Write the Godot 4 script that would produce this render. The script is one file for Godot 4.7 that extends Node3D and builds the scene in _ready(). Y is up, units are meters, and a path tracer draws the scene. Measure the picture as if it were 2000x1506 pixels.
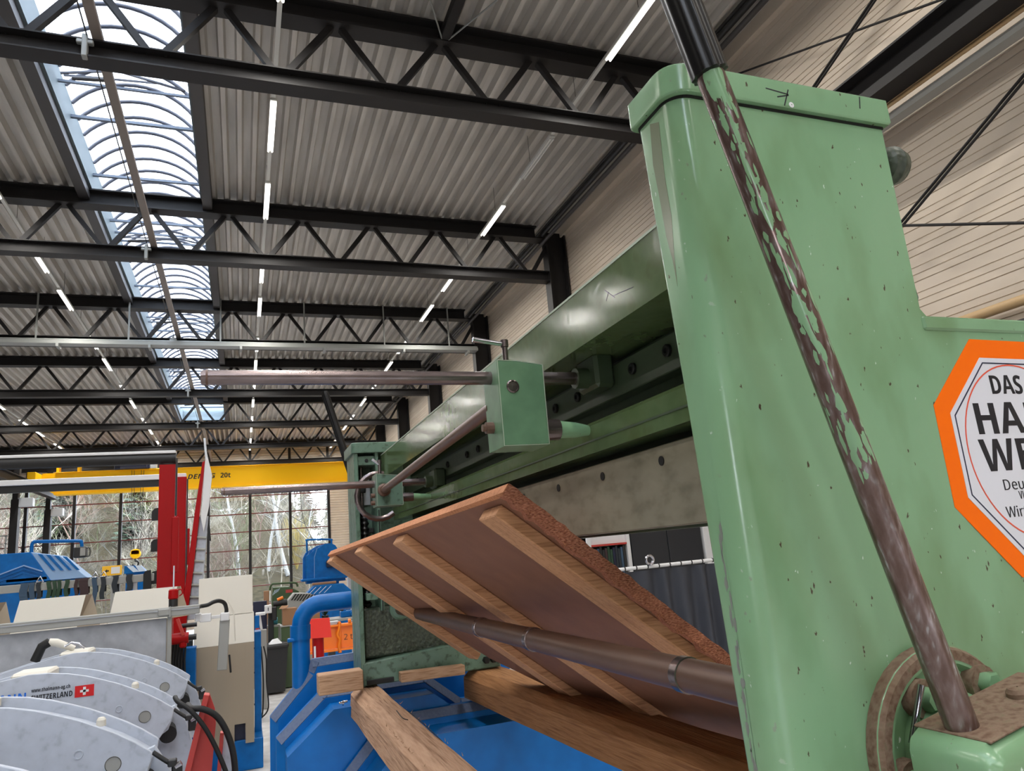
extends Node3D

var taken := {}
var M := {}

func _ready():
	# ---------- camera ----------
	var cam := Camera3D.new()
	cam.name = "camera"
	cam.fov = 56.6
	cam.near = 0.05
	cam.far = 600.0
	cam.transform = Transform3D(Basis(Vector3(0.9353, -0.0844, 0.3432), Vector3(0.0010, 0.9721, 0.2364), Vector3(-0.3529, -0.2208, 0.9090)).orthonormalized(), Vector3(0, EYE, 0))
	add_child(cam)
	cam.current = true
	# ---------- sky and exposure ----------
	var env := Environment.new()
	env.background_mode = Environment.BG_SKY
	var sky := Sky.new()
	var sm := ProceduralSkyMaterial.new()
	sm.sky_top_color = Color(0.88, 0.93, 1.0)
	sm.sky_horizon_color = Color(0.95, 0.97, 1.0)
	sm.ground_bottom_color = Color(0.3, 0.3, 0.28)
	sm.ground_horizon_color = Color(0.5, 0.5, 0.48)
	sm.sky_energy_multiplier = SKY
	sm.ground_energy_multiplier = 1.0
	sky.sky_material = sm
	env.sky = sky
	env.tonemap_mode = Environment.TONE_MAPPER_LINEAR
	env.tonemap_exposure = EXPO
	env.sdfgi_enabled = true
	env.ssao_enabled = true
	env.ssil_enabled = true
	var we := WorldEnvironment.new()
	we.name = "environment"
	we.environment = env
	add_child(we)
	make_materials()
	build_room()
	build_roof()
	build_lights()
	build_outside()
	build_crane()
	build_machine()
	build_chute()
	build_skids_and_hood()
	build_left_side()
	build_middle()
	build_behind()

const EYE := 2.85
const SKY := 3.4
const EXPO := 1.09
const LAMP := 5.9

# ======================================================================
# shapes
# ======================================================================
class Shape:
	var v := PackedVector3Array()
	var n := PackedVector3Array()
	var uv := PackedVector2Array()
	func tri(a: Vector3, b: Vector3, c: Vector3, na: Vector3, nb: Vector3, nc: Vector3):
		# a b c run counter-clockwise seen from outside; Godot wants clockwise
		v.append(a); v.append(c); v.append(b)
		n.append(na); n.append(nc); n.append(nb)
		uv.append(Vector2(a.x, a.y)); uv.append(Vector2(c.x, c.y)); uv.append(Vector2(b.x, b.y))
	func flat(a: Vector3, b: Vector3, c: Vector3):
		var f := (b - a).cross(c - a)
		if f.length_squared() < 1e-18:
			return
		f = f.normalized()
		tri(a, b, c, f, f, f)
	func quad(a: Vector3, b: Vector3, c: Vector3, d: Vector3):
		flat(a, b, c)
		flat(a, c, d)
	func box(c: Vector3, s: Vector3, bev := 0.0, bas := Basis()):
		var h := s * 0.5
		var b: float = min(bev, min(h.x, min(h.y, h.z)) * 0.9)
		if b <= 0.0:
			for ax in 3:
				for sg in [-1.0, 1.0]:
					var u := Vector3.ZERO; var w := Vector3.ZERO; var d := Vector3.ZERO
					d[ax] = h[ax] * sg
					u[(ax + 1) % 3] = h[(ax + 1) % 3]
					w[(ax + 2) % 3] = h[(ax + 2) % 3]
					if sg < 0: u = -u
					quad(c + bas * (d - u - w), c + bas * (d + u - w), c + bas * (d + u + w), c + bas * (d - u + w))
			return
		var p := func(sx: float, sy: float, sz: float, ax: int) -> Vector3:
			var q := Vector3(sx * h.x, sy * h.y, sz * h.z)
			for k in 3:
				if k != ax:
					q[k] -= signf(q[k]) * b
			return c + bas * q
		for ax in 3:
			for sg in [-1.0, 1.0]:
				var sgn: Array = []
				for st in [[-1.0, -1.0], [1.0, -1.0], [1.0, 1.0], [-1.0, 1.0]]:
					var e := Vector3.ZERO
					e[ax] = sg
					e[(ax + 1) % 3] = st[0] * sg
					e[(ax + 2) % 3] = st[1]
					sgn.append(p.call(e.x, e.y, e.z, ax))
				quad(sgn[0], sgn[1], sgn[2], sgn[3])
		# edges
		for ax in 3:
			var a1 := (ax + 1) % 3
			var a2 := (ax + 2) % 3
			for s1 in [-1.0, 1.0]:
				for s2 in [-1.0, 1.0]:
					var e0 := Vector3.ZERO; var e1 := Vector3.ZERO
					e0[ax] = -1.0; e1[ax] = 1.0
					e0[a1] = s1; e1[a1] = s1
					e0[a2] = s2; e1[a2] = s2
					var A: Vector3 = p.call(e0.x, e0.y, e0.z, a1)
					var B: Vector3 = p.call(e1.x, e1.y, e1.z, a1)
					var C: Vector3 = p.call(e1.x, e1.y, e1.z, a2)
					var D: Vector3 = p.call(e0.x, e0.y, e0.z, a2)
					if s1 * s2 > 0:
						quad(A, D, C, B) if false else quad(B, C, D, A) if ((C - B).cross(A - B)).dot((A + C) * 0.5 - c) > 0 else quad(A, D, C, B)
					else:
						quad(B, C, D, A) if ((C - B).cross(A - B)).dot((A + C) * 0.5 - c) > 0 else quad(A, D, C, B)
		for sx in [-1.0, 1.0]:
			for sy in [-1.0, 1.0]:
				for sz in [-1.0, 1.0]:
					var a: Vector3 = p.call(sx, sy, sz, 0)
					var bb: Vector3 = p.call(sx, sy, sz, 1)
					var cc: Vector3 = p.call(sx, sy, sz, 2)
					if (bb - a).cross(cc - a).dot(a - c) > 0: flat(a, bb, cc)
					else: flat(a, cc, bb)
	func bx(x0: float, x1: float, y0: float, y1: float, z0: float, z1: float, bev := 0.0):
		box(Vector3((x0 + x1) / 2, (y0 + y1) / 2, (z0 + z1) / 2), Vector3(absf(x1 - x0), absf(y1 - y0), absf(z1 - z0)), bev)
	# a bar of rectangular section between two points; up gives the direction of its height
	func bar(a: Vector3, b: Vector3, w: float, h: float, up := Vector3.UP, bev := 0.0):
		var z := (b - a).normalized()
		if absf(z.dot(up)) > 0.99: up = Vector3(0, 0, 1)
		var x := up.cross(z).normalized()
		var y := z.cross(x)
		box((a + b) / 2, Vector3(w, h, a.distance_to(b)), bev, Basis(x, y, z))
	func tube(pts: Array, r, seg := 12, caps := true):
		var k := pts.size()
		var rings: Array = []
		var prev := Vector3.ZERO
		for i in k:
			var t: Vector3
			if i == 0: t = (pts[1] - pts[0]).normalized()
			elif i == k - 1: t = (pts[k - 1] - pts[k - 2]).normalized()
			else: t = ((pts[i + 1] - pts[i]).normalized() + (pts[i] - pts[i - 1]).normalized()).normalized()
			var s: Vector3
			if prev == Vector3.ZERO:
				s = Vector3.UP.cross(t)
				if s.length() < 0.1: s = Vector3.RIGHT.cross(t)
				s = s.normalized()
			else:
				s = (prev - t * prev.dot(t)).normalized()
			prev = s
			var o := t.cross(s)
			var rad: float = r[i] if r is Array else r
			var ring := PackedVector3Array()
			var nr := PackedVector3Array()
			for j in seg:
				var a := TAU * j / seg
				var d := s * cos(a) + o * sin(a)
				ring.append(pts[i] + d * rad)
				nr.append(d)
			rings.append([ring, nr])
		for i in k - 1:
			for j in seg:
				var j2 := (j + 1) % seg
				var A: PackedVector3Array = rings[i][0]; var B: PackedVector3Array = rings[i + 1][0]
				var nA: PackedVector3Array = rings[i][1]; var nB: PackedVector3Array = rings[i + 1][1]
				tri(A[j], A[j2], B[j2], nA[j], nA[j2], nB[j2])
				tri(A[j], B[j2], B[j], nA[j], nB[j2], nB[j])
		if caps:
			for j in range(1, seg - 1):
				var A: PackedVector3Array = rings[0][0]; var B: PackedVector3Array = rings[k - 1][0]
				flat(A[0], A[j + 1], A[j])
				flat(B[0], B[j], B[j + 1])
	func cyl(a: Vector3, b: Vector3, r: float, seg := 16):
		tube([a, b], r, seg)
	# profile of (radius, height) turned about the y axis of xf
	func lathe(prof: Array, xf := Transform3D(), seg := 20):
		for i in prof.size() - 1:
			var p: Vector2 = prof[i]; var q: Vector2 = prof[i + 1]
			var d := (q - p)
			var nn := Vector2(d.y, -d.x).normalized()
			for j in seg:
				var a := TAU * j / seg; var b := TAU * (j + 1) / seg
				var ca := Vector3(cos(a), 0, -sin(a)); var cb := Vector3(cos(b), 0, -sin(b))
				var A := xf * (ca * p.x + Vector3.UP * p.y); var B := xf * (cb * p.x + Vector3.UP * p.y)
				var C := xf * (cb * q.x + Vector3.UP * q.y); var D := xf * (ca * q.x + Vector3.UP * q.y)
				var na := (xf.basis * (ca * nn.x + Vector3.UP * nn.y)).normalized()
				var nb := (xf.basis * (cb * nn.x + Vector3.UP * nn.y)).normalized()
				if p.x > 1e-6: tri(A, B, C, na, nb, nb)
				if q.x > 1e-6: tri(A, C, D, na, nb, na)
	# polygon in the local xy plane pushed along local +z
	func prism(poly: Array, depth: float, xf := Transform3D(), bev := 0.0):
		var P := PackedVector2Array(poly)
		var area := 0.0
		for i in P.size():
			var q := P[(i + 1) % P.size()]
			area += P[i].x * q.y - q.x * P[i].y
		if area < 0: P.reverse()
		var m := P.size()
		var ins := PackedVector2Array()
		for i in m:
			var d0 := (P[i] - P[(i + m - 1) % m]).normalized(); var d1 := (P[(i + 1) % m] - P[i]).normalized()
			var n0 := Vector2(-d0.y, d0.x); var n1 := Vector2(-d1.y, d1.x)
			var mm := (n0 + n1).normalized()
			ins.append(P[i] + mm * (bev / maxf(0.4, mm.dot(n0))))
		var idx := Geometry2D.triangulate_polygon(P)
		var t := func(q: Vector2, z: float) -> Vector3: return xf * Vector3(q.x, q.y, z)
		for k in range(0, idx.size(), 3):
			var a := ins[idx[k]]; var b := ins[idx[k + 1]]; var c := ins[idx[k + 2]]
			if (b - a).cross(c - a) < 0:
				var tmp := b; b = c; c = tmp
			flat(t.call(a, depth), t.call(b, depth), t.call(c, depth))
			flat(t.call(a, 0.0), t.call(c, 0.0), t.call(b, 0.0))
		for i in m:
			var j := (i + 1) % m
			if bev > 0:
				quad(t.call(P[i], bev), t.call(P[j], bev), t.call(P[j], depth - bev), t.call(P[i], depth - bev))
				quad(t.call(ins[i], 0.0), t.call(ins[j], 0.0), t.call(P[j], bev), t.call(P[i], bev))
				quad(t.call(P[i], depth - bev), t.call(P[j], depth - bev), t.call(ins[j], depth), t.call(ins[i], depth))
			else:
				quad(t.call(P[i], 0.0), t.call(P[j], 0.0), t.call(P[j], depth), t.call(P[i], depth))
	# skin over a list of closed rings with equal counts (counter-clockwise seen against the way they advance)
	func loft(rings: Array, caps := true):
		for i in rings.size() - 1:
			var A: Array = rings[i]; var B: Array = rings[i + 1]
			for j in A.size():
				var j2 := (j + 1) % A.size()
				quad(A[j], A[j2], B[j2], B[j])
		if caps:
			var A: Array = rings[0]; var B: Array = rings[-1]
			for j in range(1, A.size() - 1):
				flat(A[0], A[j + 1], A[j])
				flat(B[0], B[j], B[j + 1])
	func smooth(deg := 40.0):
		var lim := cos(deg_to_rad(deg))
		var at := {}
		var fn := PackedVector3Array()
		for i in range(0, v.size(), 3):
			var f := (v[i + 2] - v[i]).cross(v[i + 1] - v[i])
			fn.append(f)
			for k in 3:
				var key := (v[i + k] * 20000.0).round()
				if not at.has(key): at[key] = []
				at[key].append(i / 3)
		for i in v.size():
			var own := fn[i / 3].normalized()
			var s := Vector3.ZERO
			for f in at[(v[i] * 20000.0).round()]:
				if fn[f].normalized().dot(own) > lim: s += fn[f]
			n[i] = s.normalized()
		return self
	func mesh() -> ArrayMesh:
		var arr := []
		arr.resize(Mesh.ARRAY_MAX)
		arr[Mesh.ARRAY_VERTEX] = v
		arr[Mesh.ARRAY_NORMAL] = n
		arr[Mesh.ARRAY_TEX_UV] = uv
		var me := ArrayMesh.new()
		me.add_surface_from_arrays(Mesh.PRIMITIVE_TRIANGLES, arr)
		return me

# ======================================================================
# things, parts
# ======================================================================
func numbered(called: String) -> String:
	var k: int = taken.get(called, 0)
	taken[called] = k + 1
	return called if k == 0 else "%s_%03d" % [called, k]

func tag(o: Node3D, label := "", category := "", group := "", kind := ""):
	if label: o.set_meta("label", label)
	if category: o.set_meta("category", category)
	if group: o.set_meta("group", group)
	if kind: o.set_meta("kind", kind)
	return o

func thing(called: String, label: String, category: String, at := Vector3.ZERO, group := "") -> Node3D:
	var o := Node3D.new()
	o.name = numbered(called)
	o.position = at
	add_child(o)
	tag(o, label, category, group)
	return o

# one named mesh; shapes are given in world metres, so a child is moved back by its parents' places
func part(called: String, s, mat: Material, parent: Node3D = null, label := "") -> MeshInstance3D:
	var o := MeshInstance3D.new()
	o.mesh = s.mesh() if s is Shape else s
	o.material_override = null
	if o.mesh is ArrayMesh: o.mesh.surface_set_material(0, mat)
	o.set_surface_override_material(0, mat)
	if parent == null:
		o.name = numbered(called)
		add_child(o)
	else:
		if parent.has_node(NodePath(called)):
			var k := 1
			while parent.has_node(NodePath("%s_%03d" % [called, k])): k += 1
			o.name = "%s_%03d" % [called, k]
		else:
			o.name = called
		parent.add_child(o, true)
		var off := Vector3.ZERO
		var p: Node = parent
		while p is Node3D and p != self:
			off += p.position
			p = p.get_parent()
		o.position = -off
	if label: o.set_meta("label", label)
	return o

func struct(called: String, s, mat: Material, parent: Node3D = null) -> MeshInstance3D:
	var o := part(called, s, mat, parent)
	if parent == null: o.set_meta("kind", "structure")
	return o

func letters(called: String, txt: String, parent: Node3D, mat: Material, at: Vector3, cap: float, bas := Basis(), bold := true, squeeze := 1.0, align := 0, face := "Droid Sans", depth := 0.002):
	var f := SystemFont.new()
	f.font_names = PackedStringArray([face])
	f.font_weight = 700 if bold else 400
	var t := TextMesh.new()
	t.text = txt
	t.font = f
	t.font_size = 64
	t.pixel_size = cap / (64.0 * 0.714)
	t.depth = depth
	t.horizontal_alignment = [HORIZONTAL_ALIGNMENT_LEFT, HORIZONTAL_ALIGNMENT_CENTER, HORIZONTAL_ALIGNMENT_RIGHT][align]
	t.vertical_alignment = VERTICAL_ALIGNMENT_BOTTOM
	var o := part(called, t, mat, parent)
	var x := Transform3D(bas * Basis.from_scale(Vector3(squeeze, 1, 1)), at)
	o.transform = Transform3D(x.basis, x.origin + o.position)
	# set the baseline on the given point
	var lift := t.get_aabb()
	o.position -= x.basis * Vector3(0, lift.position.y, 0)
	return o

# ======================================================================
# materials
# ======================================================================
func noise_tex(sd: int, freq: float, stops: Array, type := FastNoiseLite.TYPE_SIMPLEX_SMOOTH, octaves := 4, size := 512) -> NoiseTexture2D:
	var nz := FastNoiseLite.new()
	nz.seed = sd
	nz.noise_type = type
	nz.frequency = freq
	nz.fractal_type = FastNoiseLite.FRACTAL_FBM
	nz.fractal_octaves = octaves
	var g := Gradient.new()
	var offs := PackedFloat32Array(); var cols := PackedColorArray()
	for s in stops:
		offs.append(s[0]); cols.append(s[1])
	g.offsets = offs
	g.colors = cols
	var t := NoiseTexture2D.new()
	t.width = size; t.height = size
	t.seamless = true
	t.noise = nz
	t.color_ramp = g
	return t

func mat(called: String, c: Color, rough := 0.5, metal := 0.0, spec := 0.5) -> StandardMaterial3D:
	var m := StandardMaterial3D.new()
	m.resource_name = called
	m.albedo_color = c
	m.roughness = rough
	m.metallic = metal
	m.metallic_specular = spec
	M[called] = m
	return m

func grain(m: StandardMaterial3D, tex: Texture2D, scale: Vector3, world := true):
	m.albedo_texture = tex
	m.uv1_triplanar = true
	m.uv1_world_triplanar = world
	m.uv1_scale = scale
	return m

func bumps(m: StandardMaterial3D, tex: Texture2D, cm: float):
	m.heightmap_enabled = true
	m.heightmap_texture = tex
	m.heightmap_scale = cm
	return m

func G(x: float) -> Color: return Color(x, x, x)

func make_materials():
	# paint that varies a little and is chipped in places: white means the base colour
	var wear := noise_tex(11, 0.012, [[0.0, Color(0.90, 0.92, 0.88)], [0.45, Color(0.97, 0.98, 0.97)], [0.62, Color(1, 1, 1)], [1.0, Color(0.93, 0.9, 0.86)]])
	var soft := noise_tex(12, 0.008, [[0.0, G(0.86)], [1.0, G(1.0)]])
	var fine := noise_tex(13, 0.05, [[0.0, G(0.0)], [1.0, G(1.0)]])
	var orange_peel := noise_tex(14, 0.03, [[0.0, G(0.0)], [1.0, G(1.0)]], FastNoiseLite.TYPE_SIMPLEX_SMOOTH, 2)
	var m := mat("press_green", Color(0.52, 0.665, 0.515), 0.2, 0.0, 0.5)
	grain(m, noise_tex(21, 0.006, [[0.0, Color(0.86, 0.86, 0.80)], [0.5, Color(0.97, 0.98, 0.97)], [1.0, Color(1, 1, 1)]], FastNoiseLite.TYPE_SIMPLEX_SMOOTH, 5), Vector3(1.6, 0.8, 1.6))
	m.detail_enabled = true
	m.detail_albedo = noise_tex(22, 0.02, [[0.0, Color(0.25, 0.2, 0.16, 1)], [0.07, Color(0.3, 0.27, 0.2, 1)], [0.085, Color(0.4, 0.4, 0.3, 0)], [0.945, Color(0.8, 0.86, 0.8, 0)], [0.955, Color(0.8, 0.86, 0.8, 1)], [1.0, Color(0.8, 0.86, 0.8, 1)]], FastNoiseLite.TYPE_SIMPLEX, 5)
	m.uv2_triplanar = true; m.uv2_world_triplanar = true; m.uv2_scale = Vector3(3.4, 1.9, 3.4)
	m.detail_uv_layer = BaseMaterial3D.DETAIL_UV_2
	m = mat("beam_green", Color(0.335, 0.40, 0.265), 0.12, 0.0, 0.38)
	grain(m, wear, Vector3(2, 2, 2))
	bumps(m, orange_peel, 0.01)
	m = mat("old_green", Color(0.40, 0.50, 0.44), 0.35)
	grain(m, noise_tex(23, 0.02, [[0.0, Color(0.55, 0.55, 0.5)], [0.4, Color(0.95, 0.97, 0.95)], [1.0, Color(1, 1, 1)]]), Vector3(2, 2, 2))
	m = mat("dark_green", Color(0.25, 0.30, 0.22), 0.4)
	grain(m, wear, Vector3(2, 2, 2))
	m = mat("cast_green", Color(0.33, 0.37, 0.30), 0.45)
	var lump := noise_tex(24, 0.03, [[0.0, G(0.0)], [1.0, G(1.0)]], FastNoiseLite.TYPE_CELLULAR, 2)
	grain(m, noise_tex(25, 0.03, [[0.0, G(0.5)], [1.0, G(1.0)]]), Vector3(3, 3, 3)); bumps(m, lump, 0.6)
	m = mat("block_green", Color(0.42, 0.56, 0.43), 0.3)
	grain(m, soft, Vector3(3, 3, 3))
	mat("stain_brown", Color(0.42, 0.46, 0.35), 0.2)
	mat("bare_grey", Color(0.47, 0.49, 0.45), 0.45)
	mat("chip_glint_pale", Color(0.66, 0.70, 0.62), 0.5)  # scratched paint and painted edge glints share this colour
	mat("zinc_dull", Color(0.56, 0.57, 0.56), 0.5, 0.2)
	mat("curb_grey", Color(0.36, 0.41, 0.43), 0.6)
	mat("tie_blue", Color(0.40, 0.44, 0.50), 0.5)
	mat("black_edge", Color(0.05, 0.05, 0.045), 0.6)
	mat("grip_black", Color(0.045, 0.043, 0.045), 0.32)
	m = mat("lever_brown", Color(1, 1, 1), 0.22, 0.55)
	grain(m, noise_tex(34, 0.03, [[0.0, Color(0.34, 0.26, 0.23)], [0.45, Color(0.42, 0.34, 0.31)], [0.62, Color(0.48, 0.41, 0.39)], [0.78, Color(0.54, 0.49, 0.48)], [0.86, Color(0.70, 0.70, 0.70)], [1.0, Color(0.75, 0.75, 0.76)]], FastNoiseLite.TYPE_SIMPLEX, 5), Vector3(6, 1.3, 6))  # silver flecks stand in for the reflected streak along the rod
	m = mat("lever_steel", Color(1, 1, 1), 0.24, 0.45)
	grain(m, noise_tex(26, 0.018, [[0.0, Color(0.36, 0.28, 0.25)], [0.50, Color(0.42, 0.34, 0.31)], [0.60, Color(0.50, 0.44, 0.42)], [0.62, Color(0.47, 0.58, 0.46)], [0.82, Color(0.5, 0.62, 0.5)], [0.86, Color(0.70, 0.70, 0.70)], [1.0, Color(0.75, 0.75, 0.76)]], FastNoiseLite.TYPE_SIMPLEX, 5), Vector3(6, 1.3, 6))
	m = mat("rod_steel", Color(0.56, 0.505, 0.50), 0.25, 0.85)
	grain(m, noise_tex(27, 0.03, [[0.0, G(0.75)], [1.0, G(1.0)]]), Vector3(1, 6, 6))
	m = mat("brown_steel", Color(0.44, 0.33, 0.275), 0.4, 0.2)
	grain(m, soft, Vector3(3, 3, 1))
	mat("bright_steel", Color(0.75, 0.75, 0.78), 0.2, 1.0)
	m = mat("blade_steel", Color(0.60, 0.57, 0.49), 0.45, 0.3)
	grain(m, noise_tex(28, 0.012, [[0.0, Color(0.78, 0.78, 0.76)], [0.5, G(0.95)], [1.0, G(1.0)]], FastNoiseLite.TYPE_SIMPLEX_SMOOTH, 4), Vector3(2, 3, 1.5))
	m = mat("dusty_brown", Color(0.52, 0.43, 0.36), 0.85)
	grain(m, noise_tex(29, 0.03, [[0.0, Color(0.7, 0.62, 0.55)], [0.6, G(1.0)], [1.0, Color(0.85, 0.95, 0.85)]]), Vector3(5, 5, 5))
	mat("sticker_orange", Color(1.0, 0.44, 0.0), 0.5, 0.0, 0.3)
	mat("sticker_white", Color(0.86, 0.86, 0.88), 0.45)
	mat("sticker_blue", Color(0.10, 0.13, 0.24), 0.5)
	mat("sticker_red", Color(0.88, 0.32, 0.20), 0.5)
	mat("ink", Color(0.05, 0.06, 0.10), 0.5)
	# wood
	var lines := noise_tex(31, 0.02, [[0.0, Color(0.70, 0.64, 0.58)], [0.35, Color(0.90, 0.87, 0.84)], [0.6, Color(1, 1, 1)], [1.0, Color(0.88, 0.83, 0.78)]], FastNoiseLite.TYPE_SIMPLEX_SMOOTH, 5)
	var linesb := noise_tex(32, 0.03, [[0.0, G(0.0)], [1.0, G(1.0)]], FastNoiseLite.TYPE_SIMPLEX_SMOOTH, 5)
	m = mat("timber", Color(0.74, 0.59, 0.47), 0.85)
	grain(m, lines, Vector3(6, 6, 0.32)); bumps(m, linesb, 0.2)
	m = mat("timber_cross", Color(0.74, 0.60, 0.48), 0.85)
	grain(m, lines, Vector3(0.6, 7, 7)); bumps(m, linesb, 0.1)
	m = mat("timber_brown", Color(0.68, 0.49, 0.32), 0.85)
	grain(m, lines, Vector3(6, 6, 0.32)); bumps(m, linesb, 0.2)
	m = mat("batten_wood", Color(0.82, 0.62, 0.46), 0.8)
	grain(m, lines, Vector3(0.5, 8, 8)); bumps(m, linesb, 0.1)
	m = mat("board_brown", Color(0.57, 0.385, 0.29), 0.7)
	grain(m, soft, Vector3(2, 2, 2))
	m = mat("board_edge", Color(0.80, 0.55, 0.39), 0.9)
	grain(m, lines, Vector3(8, 8, 8))
	m = mat("rough_edge", Color(0.86, 0.62, 0.51), 0.95)
	grain(m, noise_tex(33, 0.06, [[0.0, Color(0.45, 0.3, 0.22)], [0.5, Color(0.85, 0.75, 0.7)], [1.0, Color(1, 1, 1)]], FastNoiseLite.TYPE_SIMPLEX, 5), Vector3(2.5, 9, 9)); bumps(m, fine, 0.9)
	# building
	m = mat("truss_black", Color(0.125, 0.118, 0.12), 0.55, 0.0, 0.4)
	m = mat("deck_grey", Color(0.80, 0.78, 0.75), 0.45)
	grain(m, noise_tex(41, 0.01, [[0.0, G(0.82)], [1.0, G(1.0)]]), Vector3(0.5, 0.5, 0.08))
	m = mat("clad_beige", Color(0.86, 0.805, 0.735), 0.5)
	grain(m, noise_tex(42, 0.008, [[0.0, G(0.92)], [1.0, G(1.0)]]), Vector3(0.3, 0.3, 0.1))
	mat("roof_slab", Color(0.45, 0.43, 0.41), 0.8)
	m = mat("concrete", Color(0.82, 0.81, 0.80), 0.6)
	grain(m, noise_tex(43, 0.01, [[0.0, G(0.8)], [1.0, G(1.0)]]), Vector3(0.4, 0.4, 0.4))
	mat("galvanised", Color(0.78, 0.80, 0.82), 0.45, 0.35)
	mat("vault_grey", Color(0.28, 0.29, 0.33), 0.5)
	mat("dark_trim", Color(0.24, 0.23, 0.23), 0.55)
	mat("channel_beige", Color(0.47, 0.43, 0.40), 0.55)
	mat("tan_pipe", Color(0.74, 0.62, 0.45), 0.4)
	mat("red_rail", Color(0.40, 0.15, 0.14), 0.5)
	mat("crane_yellow", Color(1.0, 0.77, 0.06), 0.4, 0.0, 0.3)
	mat("lamp_white", Color(0.82, 0.82, 0.80), 0.5)
	var g := mat("lamp_glow", Color(1, 1, 1), 0.5)
	g.emission_enabled = true; g.emission = Color(1.0, 0.975, 0.94); g.emission_energy_multiplier = 3.2
	var pane := mat("pane_glass", Color(0.8, 0.85, 0.85, 0.01), 0.02)
	pane.transparency = BaseMaterial3D.TRANSPARENCY_ALPHA
	var poly := mat("vault_pane", Color(0.62, 0.66, 0.70, 0.62), 0.08)
	poly.transparency = BaseMaterial3D.TRANSPARENCY_ALPHA
	# machines around
	m = mat("blue_paint", Color(0.0, 0.41, 0.71), 0.36, 0.0, 0.35); grain(m, soft, Vector3(1, 1, 1))
	m = mat("blue_dusty", Color(0.40, 0.44, 0.52), 0.75); grain(m, noise_tex(51, 0.03, [[0.0, Color(0.75, 0.8, 0.9)], [1.0, G(1.0)]]), Vector3(4, 4, 4))
	mat("blue_pale", Color(0.55, 0.68, 0.83), 0.5)
	m = mat("arm_white", Color(0.73, 0.755, 0.80), 0.5)
	grain(m, noise_tex(52, 0.012, [[0.0, G(0.86)], [0.35, G(0.96)], [1.0, G(1.0)]], FastNoiseLite.TYPE_SIMPLEX_SMOOTH, 4), Vector3(1.2, 1.2, 1.2))
	m = mat("panel_grey", Color(0.69, 0.70, 0.72), 0.5); grain(m, soft, Vector3(1, 1, 1))
	mat("rail_grey", Color(0.60, 0.60, 0.58), 0.5, 0.1)
	mat("cream", Color(0.84, 0.82, 0.77), 0.5)
	mat("cabinet_taupe", Color(0.62, 0.57, 0.50), 0.5, 0.0, 0.3)
	mat("red_paint", Color(0.62, 0.05, 0.06), 0.4, 0.0, 0.3)
	mat("red_faded", Color(0.72, 0.24, 0.21), 0.5)
	mat("signal_red", Color(0.93, 0.20, 0.15), 0.45)
	mat("rubber", Color(0.06, 0.06, 0.06), 0.6)
	mat("plastic_dark", Color(0.13, 0.13, 0.13), 0.5)
	mat("orange_paint", Color(0.95, 0.49, 0.04), 0.4)
	mat("machine_green", Color(0.25, 0.33, 0.19), 0.5)
	mat("cardboard", Color(0.60, 0.45, 0.33), 0.85)
	mat("navy", Color(0.10, 0.12, 0.22), 0.5)
	mat("white_paint", Color(0.86, 0.86, 0.86), 0.5)
	mat("sling_blue", Color(0.24, 0.32, 0.40), 0.9)
	mat("sling_green", Color(0.18, 0.27, 0.20), 0.9)
	mat("sling_brown", Color(0.25, 0.19, 0.19), 0.9)
	mat("sling_dark", Color(0.18, 0.20, 0.22), 0.9)
	mat("hood_white", Color(0.78, 0.84, 0.90), 0.4)
	mat("curtain_grey", Color(0.21, 0.22, 0.25), 0.7)
	mat("door_dark", Color(0.13, 0.14, 0.16), 0.5)
	mat("yellow_label", Color(0.95, 0.72, 0.15), 0.5)
	mat("plant_green", Color(0.12, 0.22, 0.08), 0.6)
	mat("flag_red", Color(0.80, 0.07, 0.08), 0.5)
	mat("text_blue", Color(0.05, 0.40, 0.80), 0.5)
	# outdoors
	m = mat("hill_earth", Color(0.20, 0.185, 0.135), 0.95, 0.0, 0.2)
	grain(m, noise_tex(61, 0.02, [[0.0, Color(0.5, 0.52, 0.4)], [0.5, Color(0.8, 0.75, 0.68)], [1.0, Color(1, 0.98, 0.92)]], FastNoiseLite.TYPE_SIMPLEX, 5), Vector3(0.2, 0.2, 0.2))
	m = mat("twig", Color(1, 1, 1), 0.9); m.vertex_color_use_as_albedo = true
	m = mat("birch_bark", Color(0.50, 0.50, 0.48), 0.8)
	grain(m, noise_tex(62, 0.03, [[0.0, G(0.25)], [0.33, G(0.35)], [0.4, G(0.95)], [1.0, G(1.0)]]), Vector3(0.6, 2.5, 0.6))
	mat("fir_green", Color(0.15, 0.22, 0.14), 0.9)  # green lightened a little to carry distance haze
	mat("willow_yellow", Color(0.46, 0.40, 0.20), 0.9)

# ======================================================================
# the hall
# ======================================================================
const NORD := ["first", "second", "third", "fourth", "fifth", "sixth", "seventh", "eighth", "ninth", "tenth", "eleventh", "twelfth"]

func truss_z(k: int) -> float: return -8.61 - 6.0 * (k - 1)

func clad_profile(h: float) -> Array:
	# section of one liner tray in (depth, height): flat bands with narrow grooves
	return [Vector2(0, 0.006), Vector2(0, 0.078), Vector2(0.012, 0.082), Vector2(0.012, 0.088), Vector2(0, 0.092), Vector2(0, 0.162), Vector2(0.012, 0.166), Vector2(0.012, 0.172), Vector2(0, 0.176), Vector2(0, h - 0.006), Vector2(0.02, h), Vector2(0.06, h), Vector2(0.06, 0), Vector2(0.02, 0)]

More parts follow.
